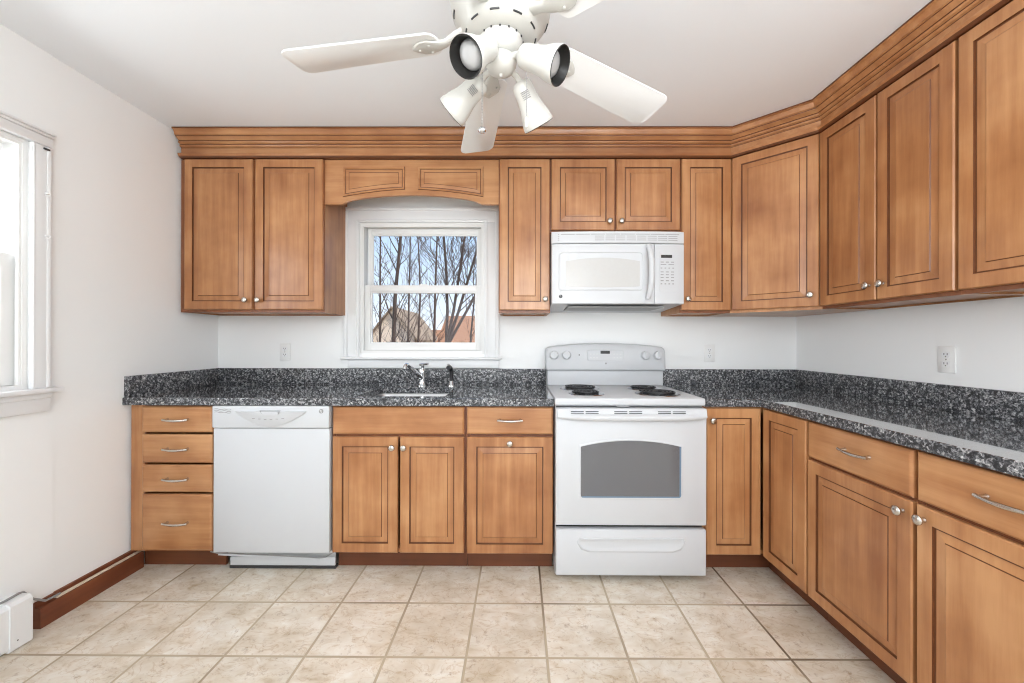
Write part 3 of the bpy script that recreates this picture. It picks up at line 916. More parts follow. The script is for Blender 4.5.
mb.build('slab', [M_GRAN, M_GRANE], c, smooth=0)
mb = MB(); mb.box(0.9405, XR - 0.026, -0.026, -0.002, ZT1, ZS, bev=0.002); mb.build('backsplash', M_GRANE, c)
mb = MB(); mb.box(XR - 0.026, XR - 0.001, -1.966, -0.002, ZT1, ZS, bev=0.002); mb.build('side_splash', M_GRANE, c)

# sink basin
s = thing('kitchen_sink', 'undermount stainless steel sink basin set in the granite below the window', 'sink', ((SX0 + SX1) / 2, (SY0 + SY1) / 2, 0.70))
cx, cy = (SX0 + SX1) / 2, (SY0 + SY1) / 2
def rr(e, z, r=0.05):
    return [Vector((x - cx, y - cy, z - 0.70)) for x, y in round_rect(SX0 - e, SX1 + e, SY0 - e, SY1 + e, r)]
mb = MB()
mb.loft([rr(0.022, ZT0 - 0.003), rr(0.022, ZT0 - 0.001), rr(0.004, ZT0 - 0.001), rr(-0.004, ZT0 - 0.02), rr(-0.012, 0.74), rr(-0.03, 0.715), rr(-0.10, 0.710, 0.02), rr(-0.10, 0.706, 0.02), rr(-0.03, 0.711), rr(-0.009, 0.737), rr(0.002, ZT0 - 0.02), rr(0.008, ZT0 - 0.003)], None, False, False)
ring = [Vector((x - cx, y - cy, 0.0085)) for x, y in round_rect(SX0 + 0.10, SX1 - 0.10, SY0 + 0.10, SY1 - 0.10, 0.02)]
mb.bm.faces.new([mb.bm.verts.new(p) for p in ring])
mb.build('basin', M_STEEL, s)
mb = MB(); mb.lathe([(0.045, 0.0105), (0.045, 0.0125), (0.038, 0.0125), (0.030, 0.0105), (0.004, 0.0105)], 24); mb.build('drain', M_CHROME, s)

# faucet with a lever on top, and a side sprayer
fx, fy = -0.628, -0.098
f = thing('faucet', 'chrome single lever faucet behind the sink', 'faucet', (fx, fy, ZT1))
mb = MB()
mb.lathe([(0.030, 0.0003), (0.030, 0.006), (0.024, 0.010), (0.0215, 0.03), (0.0205, 0.075), (0.0225, 0.090), (0.0225, 0.100), (0.018, 0.112), (0.006, 0.116)], 24)
mb.build('body', M_CHROME, f, smooth=50)
mb = MB()
mb.tube([(0, -0.004, 0.045), (-0.020, -0.050, 0.082), (-0.040, -0.110, 0.125), (-0.052, -0.150, 0.146), (-0.056, -0.168, 0.148), (-0.059, -0.182, 0.138), (-0.060, -0.186, 0.124)], [0.014, 0.0135, 0.0125, 0.012, 0.012, 0.012, 0.0115], 14)
mb.build('spout', M_CHROME, f, smooth=50)
mb = MB()
mb.tube([(0, 0, 0.108), (0.004, -0.002, 0.128), (0.006, -0.012, 0.139)], [0.011, 0.010, 0.010], 12)
mb.tube([(-0.016, 0.0, 0.139), (0.010, -0.012, 0.142), (0.046, -0.040, 0.147)], [0.0075, 0.0085, 0.0065], 12)
mb.build('lever', M_CHROME, f, smooth=50)
sp = thing('side_sprayer', 'dark pull out side sprayer in a chrome collar right of the faucet', 'sprayer', (-0.438, -0.098, ZT1))
mb = MB(); mb.lathe([(0.024, 0.0003), (0.024, 0.006), (0.018, 0.012), (0.015, 0.034), (0.013, 0.036)], 20); mb.build('collar', M_CHROME, sp, smooth=50)
mb = MB(); mb.tube([(0, 0, 0.034), (0, 0.002, 0.06), (-0.001, 0.001, 0.095), (-0.004, -0.012, 0.116), (-0.008, -0.030, 0.124), (-0.012, -0.050, 0.122)], [0.010, 0.012, 0.013, 0.0145, 0.0155, 0.0145], 14)
mb.build('spray_head', M_DARKP, sp, smooth=50)
mb = MB(); mb.tube([(-0.004, 0.002, 0.126), (-0.012, -0.024, 0.143), (-0.020, -0.044, 0.143)], [0.004, 0.005, 0.004], 8); mb.build('trigger', M_CHROME, sp, smooth=50)

# ------------------------------------------------------------------ wall outlets
def outlet(label, loc, rotz):
    o = thing('wall_outlet', label, 'outlet', loc, rotz)
    mb = MB(); mb.box(-0.036, 0.036, -0.006, 0, -0.058, 0.058, bev=0.003); mb.build('cover_plate', M_VINYL, o)
    for zc in (-0.020, 0.020):
        mb = MB(); mb.prism(round_rect(-0.0165, 0.0165, zc - 0.0135, zc + 0.0135, 0.008), -0.0078, -0.006, plane='xz')
        r = mb.build('receptacle', M_TRIM, o)
        mb = MB()
        for sx_ in (-0.0065, 0.0065):
            mb.box(sx_ - 0.0012, sx_ + 0.0012, -0.0083, -0.0078, zc - 0.001, zc + 0.008)
        mb.lathe([(0.0026, 0), (0.0026, 0.0005)], 10, Matrix.Translation((0, -0.0078, zc - 0.0065)) @ Matrix.Rotation(pi / 2, 4, 'X'))
        mb.build('slots', M_DARKP, r, smooth=0)
    mb = MB(); mb.lathe([(0.003, 0), (0.003, 0.001)], 10, Matrix.Translation((0, -0.006, 0)) @ Matrix.Rotation(pi / 2, 4, 'X')); mb.build('screw', M_LINE, o)
outlet('white wall outlet above the countertop left of the sink window', (-1.578, -0.0005, 1.132), 0)
outlet('white wall outlet just right of the range', (1.278, -0.0005, 1.130), 0)
outlet('white wall outlet on the right hand wall', (XR - 0.0005, -0.936, 1.132), radians(-90))

# ------------------------------------------------------------------ dishwasher
dw = thing('dishwasher', 'white built in dishwasher between the drawers and sink cabinet', 'dishwasher', (-1.5725, 0, 0))
W = 0.6045
mb = MB(); mb.box(0.006, W - 0.006, -0.600, -0.02, 0.10, 0.868); mb.build('tub', M_APPL2, dw, smooth=0)
mb = MB(); mb.box(0.004, W - 0.003, -0.640, -0.600, 0.118, 0.757, bev=0.004); mb.build('door', M_APPL, dw)
mb = MB()
mb.box(0.002, W - 0.002, -0.648, -0.600, 0.760, 0.874, bev=0.006)
cp = mb.build('control_panel', M_APPL, dw)
mb = MB()   # smile-shaped raised console
N = 24
top = [(0.12 + 0.37 * (1 - i / N), 0.846 + 0.004 * sin(pi * i / N)) for i in range(N + 1)]
bot = [(0.12 + 0.37 * i / N, 0.842 - 0.074 * sin(pi * i / N) ** 1.0) for i in range(1, N)]
ol = bot + top
cxx, czz = 0.305, 0.82
def sc_(k): return [(cxx + (x - cxx) * k, czz + (z - czz) * k) for x, z in ol]
mb.loft([[Vector((x, -0.6475, z)) for x, z in sc_(1.0)], [Vector((x, -0.654, z)) for x, z in sc_(0.985)], [Vector((x, -0.657, z)) for x, z in sc_(0.94)]], None, True, True)
mb.build('console', M_APPL, cp, smooth=60)
mb = MB()   # recessed latch
mb.prism([(0.252, 0.851), (0.356, 0.851), (0.352, 0.838), (0.320, 0.834), (0.285, 0.834), (0.262, 0.838)], -0.6585, -0.650, plane='xz'); mb.build('latch_recess', M_LINE, cp, smooth=0)
mb = MB(); mb.prism([(0.264, 0.848), (0.356, 0.848), (0.350, 0.836), (0.320, 0.829), (0.290, 0.829), (0.276, 0.835)], -0.668, -0.657, plane='xz'); mb.build('latch', M_APPL, cp)
for k, zz in enumerate((0.858, 0.850, 0.842)):
    mb = MB()
    mb.tube([(0.016 + 0.085 * i / 10, -0.6485, zz - 0.004 * i / 10 + 0.0022 * sin(i * 1.3)) for i in range(11)], 0.0016, 6)
    mb.build('vent_slot', M_LINE, cp)
for k in range(6):
    mb = MB()
    mb.box(0.215 + 0.030 * k, 0.228 + 0.030 * k, -0.6580, -0.6565, 0.803 + 0.003 * abs(k - 2.5), 0.8055 + 0.003 * abs(k - 2.5))
    mb.build('button', M_LINE, cp, smooth=0)
mb = MB(); mb.lathe([(0.0115, 0), (0.0115, 0.0015), (0.0102, 0.002)], 24, Matrix.Translation((0.563, -0.648, 0.848)) @ Matrix.Rotation(pi / 2, 4, 'X'))
bd = mb.build('badge', M_LINE, cp)
mb = MB(); mb.tube([(0.557, -0.6502, 0.851), (0.561, -0.6502, 0.854), (0.565, -0.6502, 0.849), (0.560, -0.6502, 0.845), (0.566, -0.6502, 0.842)], 0.0012, 6); mb.build('badge_script', M_TRIM, bd)
mb = MB(); mb.box(0.045, 0.602, -0.575, -0.560, 0.018, 0.062, bev=0.002); mb.build('toe_panel', M_APPL, dw)
mb = MB(); mb.box(0.045, 0.602, -0.570, -0.562, 0.0625, 0.114, bev=0.001); mb.build('kick_plate', M_METALGREY, dw)
mb = MB(); mb.box(0.040, 0.604, -0.573, -0.545, 0.0005, 0.016); mb.build('toe_base', M_DARKP, dw, smooth=0)
mb = MB()
mb.tube([(-0.045, -0.594, 0.100), (-0.01, -0.592, 0.090), (0.25, -0.592, 0.082), (0.53, -0.592, 0.068), (0.56, -0.592, 0.072), (0.605, -0.592, 0.100)], 0.0030, 8)
mb.build('loose_wire', M_LINE, dw)
mb = MB()
mb.prism([(-0.008, 0.078), (0.53, 0.052), (0.53, 0.062), (-0.008, 0.088)], -0.590, -0.586, plane='xz')
mb.build('toe_flap', M_APPL, dw, smooth=0)
# ------------------------------------------------------------------ range
rg = thing('electric_range', 'white freestanding electric coil range below the microwave', 'stove', (0.182, 0, 0))
W = 0.757
mb = MB(); mb.box(0.004, W - 0.004, -0.640, -0.035, 0.020, 0.880); 
for xx in (0.03, W - 0.06):
    for yy in (-0.60, -0.12):
        mb.box(xx, xx + 0.03, yy, yy + 0.03, 0.0005, 0.022)
mb.build('body', M_APPL, rg, smooth=0)
mb = MB()   # black sheet over the white body paints the shade in the door gaps
mb.box(0.008, W - 0.008, -0.648, -0.6405, 0.045, 0.876); mb.build('gap_shade_sheet', M_BLACK, rg, smooth=0)
# cooktop
mb = MB()
mb.box(0.0, W, -0.672, -0.075, 0.884, 0.922, bev=0.008, seg=3)
mb.build('cooktop', M_APPL, rg)
mb = MB(); mb.prism([(0.31, 0.8805), (0.372, 0.8805), (0.372, 0.8838), (0.31, 0.8838)], -0.676, -0.655, plane='xz'); mb.build('lid_catch', M_APPL, rg, smooth=0)
# burners: drip pan ring plus spiral coil
def burner(x, y, R):
    mb = MB()
    mb.lathe([(R + 0.018, 0.9222), (R + 0.016, 0.9255), (R + 0.009, 0.9255), (R + 0.004, 0.9228), (0.02, 0.9226)], 36, Matrix.Translation((x, y, 0)))
    p = mb.build('drip_pan', M_PAN, rg)
    mb = MB(); turns = 4.2 if R > 0.09 else 3.4
    n = 130
    pts = []
    for i in range(n + 1):
        a = 2 * pi * turns * i / n
        rad = 0.018 + (R - 0.020) * i / n
        pts.append((x + rad * cos(a + 1.2), y + rad * sin(a + 1.2), 0.9330))
    mb.tube(pts, 0.0052, 6)
    for k in range(3):
        a = 2 * pi * k / 3 + 0.3
        mb.tube([(x, y, 0.9262), (x + (R - 0.004) * cos(a), y + (R - 0.004) * sin(a), 0.9262)], 0.002, 6)
    mb.build('burner_coil', M_COIL, p, smooth=60)
burner(0.185, -0.272, 0.100); burner(0.185, -0.510, 0.078); burner(0.572, -0.272, 0.078); burner(0.572, -0.505, 0.100)
# oven door
DZ0, DZ1_ = 0.290, 0.818
mb = MB()
mb.box(0.003, W - 0.003, -0.690, -0.650, DZ0, 0.874, bev=0.006)
door = mb.build('oven_door', M_APPL, rg)
def arch_rect(x0, x1, z0, z1, rise, ins, r=0.014):
    a, b_, c0, c1 = x0 + ins, x1 - ins, z0 + ins, z1 - ins
    o = []
    for px, pz, a0 in ((a + r, c0 + r, 180), (b_ - r, c0 + r, 270)):
        for i in range(5):
            t_ = radians(a0 + 90 * i / 4)
            o.append((px + r * cos(t_), pz + r * sin(t_)))
    K = 14
    for i in range(K + 1):
        t_ = 1 - 2 * i / K
        o.append((a + (b_ - a) * (t_ + 1) / 2, c1 - rise * t_ * t_))
    return o
mb = MB()
mb.loft([[Vector((x, y, z)) for x, z in arch_rect(0.118, 0.636, 0.420, 0.722, 0.030, i)] for i, y in ((0, -0.6898), (0.003, -0.6925), (0.008, -0.6925), (0.010, -0.690))], None, True, False)
wf = mb.build('window_rim', M_APPL, door)
mb = MB()
mb.loft([[Vector((x, y, z)) for x, z in arch_rect(0.118, 0.636, 0.420, 0.722, 0.030, i)] for i, y in ((0.009, -0.6895), (0.009, -0.6912))], None, True, True)
mb.build('window_glass', M_OVEN, door, smooth=0)
mb = MB(); mb.box(0.618, 0.6255, -0.6918, -0.6913, 0.436, 0.684); mb.box(0.132, 0.6255, -0.6918, -0.6913, 0.4292, 0.4358)
mb.build('glass_edge', M_BLUEGL, door, smooth=0)
# handle: full-width lip that bows out at the middle, with vent slots above it
mb = MB()
K = 24; loops = []
for i in range(K + 1):
    t_ = -1 + 2 * i / K
    x = W / 2 + t_ * (W / 2 - 0.010)
    bow = 0.022 + 0.012 * (1 - t_ ** 4)
    low = 0.818 + 0.010 * (t_ ** 6)
    sec = [(-0.691, 0.872), (-0.700, 0.872), (-0.704, 0.866), (-0.708, 0.848), (-0.690 - bow + 0.004, 0.844), (-0.690 - bow, 0.836), (-0.690 - bow, low + 0.008), (-0.690 - bow + 0.006, low), (-0.690 - bow + 0.014, low + 0.002), (-0.691, low + 0.016)]
    loops.append([Vector((x, y, z)) for y, z in sec])
mb.loft(loops, None, True, True)
hd = mb.build('handle', M_APPL, door, smooth=45)
for gx in (0.075, 0.29, 0.505):
    for k in (0, 1):
        for zz in (0.8525, 0.8605):
            yv = -0.7075 if zz < 0.857 else -0.7060
            mb = MB()
            mb.box(gx + 0.073 * k, gx + 0.064 + 0.073 * k, yv - 0.0012, yv + 0.004, zz - 0.0018, zz + 0.0018)
            mb.build('vent_slot', M_DARKP, hd, smooth=0)
# storage drawer
mb = MB(); mb.box(0.004, W - 0.004, -0.690, -0.650, 0.040, 0.270, bev=0.006)
dr = mb.build('storage_drawer', M_APPL, rg)
mb = MB()
g = [[Vector((x, y, z)) for x, z in [(0.115 + i, 0.228 - i * 0.6), (0.642 - i, 0.228 - i * 0.6), (0.648 - i, 0.205), (0.628 - i, 0.170 + i), (0.590 - i, 0.157 + i), (0.167 + i, 0.157 + i), (0.129 + i, 0.170 + i), (0.109 + i, 0.205)]] for i, y in ((0, -0.6898), (0.003, -0.694), (0.010, -0.694), (0.018, -0.6905))]
mb.loft(g, None, True, True)
mb.build('drawer_grip', M_APPL, dr, smooth=50)
# backguard with controls
bgd = MB()
bgd.box(0.004, W - 0.004, -0.095, -0.036, 0.9225, 1.032, bev=0.004)
bgd.build('riser', M_APPL, rg)
mb = MB()
def guard(ins, y):
    o = []
    x0_, x1_, z0_, z1_ = -0.008 + ins, W + 0.006 - ins, 1.020 + ins, 1.196 - ins
    o += [(x0_ + 0.006, z0_), (x1_ - 0.006, z0_), (x1_, z0_ + 0.010)]
    o += [(x1_, z1_ - 0.055), (x1_ - 0.006, z1_ - 0.035), (x1_ - 0.022, z1_ - 0.024)]
    K = 14
    for i in range(1, K):
        t_ = 1 - 2 * i / K
        o.append(((x0_ + x1_) / 2 + t_ * ((x1_ - x0_) / 2 - 0.022), z1_ - 0.022 * t_ * t_))
    o += [(x0_ + 0.022, z1_ - 0.024), (x0_ + 0.006, z1_ - 0.035), (x0_, z1_ - 0.055), (x0_, z0_ + 0.010)]
    return [Vector((x, y + (z - 1.02) * 0.10, z)) for x, z in o]
mb.loft([guard(0, -0.030), guard(0, -0.112), guard(0.003, -0.121), guard(0.010, -0.126)], None, True, True)
gd = mb.build('backguard', M_APPL, rg, smooth=50)
for kx in (0.042, 0.122, 0.628, 0.708):
    zc = 1.118; yk = -0.126 + (zc - 1.02) * 0.10
    mb = MB()
    R_ = Matrix.Translation((kx, yk, zc)) @ Matrix.Rotation(pi / 2 - 0.1, 4, 'X')
    mb.lathe([(0.032, 0.0005), (0.032, 0.003), (0.029, 0.005)], 24, R_)
    mb.lathe([(0.027, 0.005), (0.0255, 0.024), (0.023, 0.028), (0.001, 0.029)], 24, R_)
    tmp = bmesh.new(); bmesh.ops.create_cube(tmp, size=1.0)
    for q in tmp.verts: q.co = Vector((q.co.x * 0.010, q.co.y * 0.048, 0.030 + q.co.z * 0.014))
    mb.add(tmp, 0, R_)
    mb.build('control_knob', M_APPL, gd, smooth=40)
def guard_y(z): return -0.1262 + (z - 1.02) * 0.10
mb = MB()
o1 = round_rect(0.258, 0.492, 1.082, 1.152, 0.010)
mb.loft([[Vector((x, guard_y(z) + y, z)) for x, z in [(0.375 + (x - 0.375) * k, 1.117 + (z - 1.117) * k2) for x, z in o1]] for y, k, k2 in ((0.0, 1, 1), (-0.003, 0.99, 0.97), (-0.003, 0.975, 0.93), (-0.0015, 0.965, 0.90))], None, True, True)
pn = mb.build('clock_panel', M_APPL, gd)
mb = MB(); mb.loft([[Vector((x, guard_y(z) + y, z)) for x, z in ((0.343, 1.128), (0.403, 1.128), (0.403, 1.147), (0.343, 1.147))] for y in (-0.001, -0.0028)], None, True, True); mb.build('display', M_BLACK, pn, smooth=0)
for i in range(3):
    for j in range(2):
        for bx_ in (0.275, 0.425):
            x_, z_ = bx_ + 0.020 * i, 1.100 + 0.024 * j
            mb = MB()
            mb.loft([[Vector((x, guard_y(z) + y, z)) for x, z in ((x_, z_), (x_ + 0.012, z_), (x_ + 0.012, z_ + 0.004), (x_, z_ + 0.004))] for y in (-0.001, -0.0022)], None, True, True)
            mb.build('button', M_APPL2, pn, smooth=0)
mb = MB(); mb.lathe([(0.006, 0), (0.006, 0.0015)], 16, Matrix.Translation((0.376, guard_y(1.066), 1.066)) @ Matrix.Rotation(pi / 2 - 0.1, 4, 'X')); mb.build('badge', M_LINE, gd)
mb = MB(); mb.lathe([(0.0042, 0), (0.0042, 0.0015)], 12, Matrix.Translation((0.206, guard_y(1.120), 1.120)) @ Matrix.Rotation(pi / 2 - 0.1, 4, 'X')); mb.build('indicator_light', M_BLACK, gd)

# ------------------------------------------------------------------ microwave
mw = thing('microwave', 'white over the range microwave mounted below the short wall cabinet', 'microwave', (0.186, 0, 1.416))
W = 0.757; H = 0.425
mb = MB()
mb.prism([(-0.372, 0.006), (-0.03, -0.014), (-0.004, -0.014), (-0.004, H), (-0.372, H)], 0.002, W - 0.002, plane='yz')
mb.build('case', M_APPL, mw, smooth=0)
mb = MB()
mb.box(0.10, 0.66, -0.35, -0.06, -0.010, -0.004); 
ub = mb.build('underside_filter', M_LINE, mw, smooth=0)
ub.rotation_euler = (0, 0, 0)
def bow_y(x):      # gently bowed front
    t_ = (x - W / 2) / (W / 2)
    return -0.398 - 0.014 * (1 - t_ * t_)
def bowed(x0_, x1_, z0_, z1_, back=-0.372, off=0.0, K=16, ed=0.004):
    mb = MB(); loops = []
    for i in range(K + 1):
        x = x0_ + (x1_ - x0_) * i / K
        yb_ = bow_y(x) - off
        e_ = ed if 0 < i < K else ed
        if i in (0, K): yb_ += ed
        loops.append([Vector((x, back, z0_)), Vector((x, yb_ + e_, z0_)), Vector((x, yb_, z0_ + e_)), Vector((x, yb_, z1_ - e_)), Vector((x, yb_ + e_, z1_)), Vector((x, back, z1_))])
    mb.loft(loops, None, True, True)
    return mb
grille = bowed(0.0, W, 0.352, H - 0.005, off=0.0).build('vent_grille', M_APPL, mw, smooth=30)
for zz in (0.369, 0.380, 0.391, 0.402):
    xs_ = [0.036] + ([0.245 + 0.060 * k for k in range(8)] if zz < 0.400 else [0.052 + 0.085 * k for k in range(8)])
    for x in xs_:
        Lx = 0.006 if x < 0.04 else (0.052 if zz < 0.400 else 0.08)
        if x + Lx > 0.728: continue
        mb = MB()
        for q in range(4):
            xa, xb_ = x + Lx * q / 4, x + Lx * (q + 1) / 4
            mb.box(xa, xb_ + 0.0005, bow_y((xa + xb_) / 2) - 0.0010, bow_y((xa + xb_) / 2) + 0.004, zz - 0.0016, zz + 0.0016)
        mb.build('vent_slot', M_LINE, grille, smooth=0)
mdoor = bowed(0.002, 0.584, 0.006, 0.349).build('door', M_APPL, mw, smooth=30)
def bowface(ol, y):
    return [Vector((x, bow_y(x) + y, z)) for x, z in ol]
def rr_grid(x0_, x1_, z0_, z1_, r):  # rounded rect with split long sides so it can follow the bow
    base = round_rect(x0_, x1_, z0_, z1_, r, 4); out = []
    for i, p in enumerate(base):
        out.append(p); q = base[(i + 1) % len(base)]
        if abs(q[0] - p[0]) > 0.1:
            out += [(p[0] + (q[0] - p[0]) * j / 10, p[1] + (q[1] - p[1]) * j / 10) for j in range(1, 10)]
    return out
mb = MB()
mb.loft([bowface(rr_grid(0.040 + i, 0.520 - i, 0.080 + i, 0.302 - i, 0.016), y) for i, y in ((0, 0.001), (0.001, -0.0035), (0.005, -0.0035), (0.007, 0.0005))], None, True, False)
mb.build('door_bead', M_APPL, mdoor, smooth=50)
mb = MB()
ol = lambda i: arch_rect(0.078, 0.482, 0.098, 0.283, 0.024, i, 0.008)
def fan_fill(mb, ring):  # window face as strips so that it follows the bow
    pass
K = 24
cols = []
for j in range(K + 1):
    x = 0.080 + (0.500 - 0.080) * j / K
    t_ = -1 + 2 * j / K
    cols.append((x, 0.099 + 0.006 * t_ * t_, 0.268 - 0.020 * t_ * t_))
for j in range(K):
    a, b_ = cols[j], cols[j + 1]
    q = [Vector((a[0], bow_y(a[0]) - 0.0012, a[1])), Vector((b_[0], bow_y(b_[0]) - 0.0012, b_[1])), Vector((b_[0], bow_y(b_[0]) - 0.0012, b_[2])), Vector((a[0], bow_y(a[0]) - 0.0012, a[2]))]
    q2 = [v_ + Vector((0, 0.004, 0)) for v_ in q]
    mb.loft([q2, q], None, True, True)
bmesh.ops.remove_doubles(mb.bm, verts=list(mb.bm.verts), dist=1e-5)
mb.build('door_window', M_MWWIN, mdoor, smooth=0)
mb = MB()
zt, zb_ = 0.338, 0.036
pts = []
for i in range(15):
    t_ = -1 + 2 * i / 14
    pts.append((0.545 + 0.012 * (1 - t_ * t_) , bow_y(0.55) - 0.010 - 0.030 * (1 - t_ ** 4), zb_ + (zt - zb_) * i / 14))
mb.tube(pts, [0.012 + 0.004 * (1 - abs(-1 + 2 * i / 14) ** 3) for i in range(15)], 14)
for z_ in (zb_ + 0.008, zt - 0.008):
    mb.box(0.534, 0.558, bow_y(0.55) - 0.020, bow_y(0.55) + 0.002, z_ - 0.012, z_ + 0.012, bev=0.004)
mb.build('handle', M_APPL, mdoor, smooth=50)
mb = MB(); mb.lathe([(0.0100, 0), (0.0100, 0.0015), (0.009, 0.002)], 20, Matrix.Translation((0.052, bow_y(0.052), 0.048)) @ Matrix.Rotation(pi / 2, 4, 'X')); bd = mb.build('badge', M_DARKP, mdoor)
mb = MB(); yy = bow_y(0.052) - 0.0022
mb.tube([(0.047, yy, 0.051), (0.051, yy, 0.053), (0.054, yy, 0.048), (0.050, yy, 0.045), (0.056, yy, 0.043)], 0.001, 6); 
bs = mb.build('badge_script', M_APPL2, mdoor)
cpl = bowed(0.587, W, 0.006, 0.349, K=6).build('control_panel', M_APPL, mw, smooth=30)
mb = MB()
mb.loft([bowface(round_rect(0.612 + i, 0.724 - i, 0.078 + i, 0.302 - i, 0.006, 3), y) for i, y in ((0, 0.002), (0.001, -0.0018), (0.004, -0.0018))], None, True, True)
mb.build('keypad_panel', M_APPL, cpl, smooth=40)
mb = MB(); mb.loft([bowface([(0.622, 0.268), (0.686, 0.268), (0.686, 0.285), (0.622, 0.285)], y) for y in (0.0, -0.0030)], None, True, True); mb.build('display', M_BLACK, cpl, smooth=0)
for r_, (z_, n_, hh) in enumerate(((0.244, 3, 0.005), (0.230, 2, 0.004), (0.210, 4, 0.005), (0.188, 3, 0.005), (0.172, 3, 0.005), (0.156, 3, 0.005), (0.138, 3, 0.006), (0.120, 4, 0.006))):
    for k in range(n_):
        xk = 0.614 + (0.090 / n_) * k + 0.006
        wk = 0.090 / n_ - 0.013
        mb = MB()
        mb.loft([bowface([(xk, z_ - hh / 2), (xk + wk, z_ - hh / 2), (xk + wk, z_ + hh / 2), (xk, z_ + hh / 2)], y) for y in (0.0, -0.0026)], None, True, True)
        mb.build('button', M_LINE, cpl, smooth=0)

# ------------------------------------------------------------------ ceiling fan
FX, FY = -0.054, -1.512
fan = thing('ceiling_fan', 'white five blade ceiling fan with four spotlight heads', 'ceiling fan', (FX, FY, ZC))
def Z(z): return z - ZC
mb = MB(); mb.lathe([(0.030, Z(2.375)), (0.058, Z(2.385)), (0.072, Z(2.42)), (0.072, Z(ZC) - 0.0005)], 32); mb.build('canopy', M_FAN, fan)
mb = MB(); mb.lathe([(0.014, Z(2.30)), (0.014, Z(2.378))], 16); mb.build('downrod', M_FAN, fan)
mb = MB()
mb.lathe([(0.03, Z(2.305)), (0.085, Z(2.300)), (0.128, Z(2.285)), (0.146, Z(2.25)), (0.148, Z(2.19)), (0.142, Z(2.15)), (0.128, Z(2.128)), (0.118, Z(2.118)), (0.108, Z(2.100)), (0.094, Z(2.088)), (0.062, Z(2.082))], 48)
mot = mb.build('motor_housing', M_FAN, fan)
for k in range(10):      # curved vent slots on the sloping underside
    a = 2 * pi * (k + 0.3) / 10
    for r0, z0, tw, n_ in ((0.1355, 2.1392, 0.22, 5), (0.1010, 2.0935, 0.26, 5)):
        mb = MB()
        mb.tube([Vector((r0 * cos(a + tw * (q / (n_ - 1) - 0.5)), r0 * sin(a + tw * (q / (n_ - 1) - 0.5)), Z(z0))) for q in range(n_)], 0.0026, 6)
        mb.build('vent_slot', M_DARKP, mot)
mb = MB(); mb.lathe([(0.058, Z(2.0825)), (0.063, Z(2.079)), (0.061, Z(2.062)), (0.054, Z(2.048)), (0.042, Z(2.040)), (0.030, Z(2.036))], 36)
sw = mb.build('switch_housing', M_FAN, fan)
for k in range(16):
    a = 2 * pi * k / 16
    mb = MB()
    mb.lathe([(0.0026, -0.002), (0.0026, 0.002)], 8, Matrix.Translation(Vector((0.0635 * cos(a), 0.0635 * sin(a), Z(2.0775)))))
    mb.build('ring_hole', M_DARKP, sw)
# blades
BZ = 2.100
blade_ang = [102.5 + 72 * k for k in range(5)]
def blade(a_deg):
    R = Matrix.Rotation(radians(a_deg), 4, 'Z') @ Matrix.Translation((0, 0, Z(BZ))) @ Matrix.Rotation(radians(3.3), 4, 'Y') @ Matrix.Rotation(radians(-13), 4, 'X')
    ol = []
    x0_, x1_, w0, w1 = 0.180, 0.648, 0.060, 0.074
    # outline: rounded root, gently widening, rounded tip corners
    n = 8
    for i in range(n + 1):
        t_ = radians(90 + 180 * i / n); ol.append((x0_ + 0.030 + 0.030 * cos(t_), w0 * sin(t_)))
    for cx_, cy_, a0 in ((x1_ - 0.030, -w1 + 0.030, 270), (x1_ - 0.030, w1 - 0.030, 0)):
        for i in range(6):
            t_ = radians(a0 + 90 * i / 5); ol.append((cx_ + 0.030 * cos(t_), cy_ + 0.030 * sin(t_)))
    mb = MB()
    loops = []
    for z_, k in ((-0.003, 0.985), (-0.002, 1.0), (0.002, 1.0), (0.003, 0.985)):
        loops.append([R @ Vector((0.42 + (x - 0.42) * (1 - (1 - k) * 0.3), y * k, z_)) for x, y in ol])
    mb.loft(loops, None, True, True)
    b = mb.build('blade', M_BLADE, fan)
    # blade iron: arm from the motor, flaring into a scrolled plate below the blade
    mb = MB()
    arm = [(0.105, 0.0, 0.022, 0.016, 0.007), (0.135, 0.0, 0.012, 0.014, 0.007), (0.165, 0.0, -0.004, 0.016, 0.006), (0.195, 0.0, -0.0085, 0.026, 0.004), (0.215, 0.0, -0.0085, 0.034, 0.004), (0.238, 0.0, -0.0085, 0.032, 0.004), (0.256, 0.0, -0.0085, 0.018, 0.0035), (0.266, 0.0, -0.008, 0.005, 0.003)]
    loops = [[R @ Vector((x, y + w, z - h_ * 0.4)), R @ Vector((x, y + w * 0.6, z - h_)), R @ Vector((x, y - w * 0.6, z - h_)), R @ Vector((x, y - w, z - h_ * 0.4)), R @ Vector((x, y - w, z + h_)), R @ Vector((x, y + w, z + h_))]
             for x, y, z, w, h_ in [(a_[0], a_[1], a_[2], a_[3], a_[4]) for a_ in arm]] if False else \
            [[R @ Vector((x, w, z + h_)), R @ Vector((x, w, z - h_ * 0.3)), R @ Vector((x, w * 0.6, z - h_)), R @ Vector((x, -w * 0.6, z - h_)), R @ Vector((x, -w, z - h_ * 0.3)), R @ Vector((x, -w, z + h_))] for x, _, z, w, h_ in arm]
    mb.loft(loops, None, True, True)
    iron = mb.build('blade_iron', M_FAN, fan, smooth=60)
    for xx, yy in ((0.212, 0.020), (0.212, -0.020), (0.244, 0.0)):
        mb = MB()
        mb.lathe([(0.005, -0.0125), (0.005, -0.0145), (0.003, -0.0158)], 10, R @ Matrix.Translation((xx, yy, 0)))
        mb.build('screw', M_FAN, iron)
for a in blade_ang:
    blade(a)
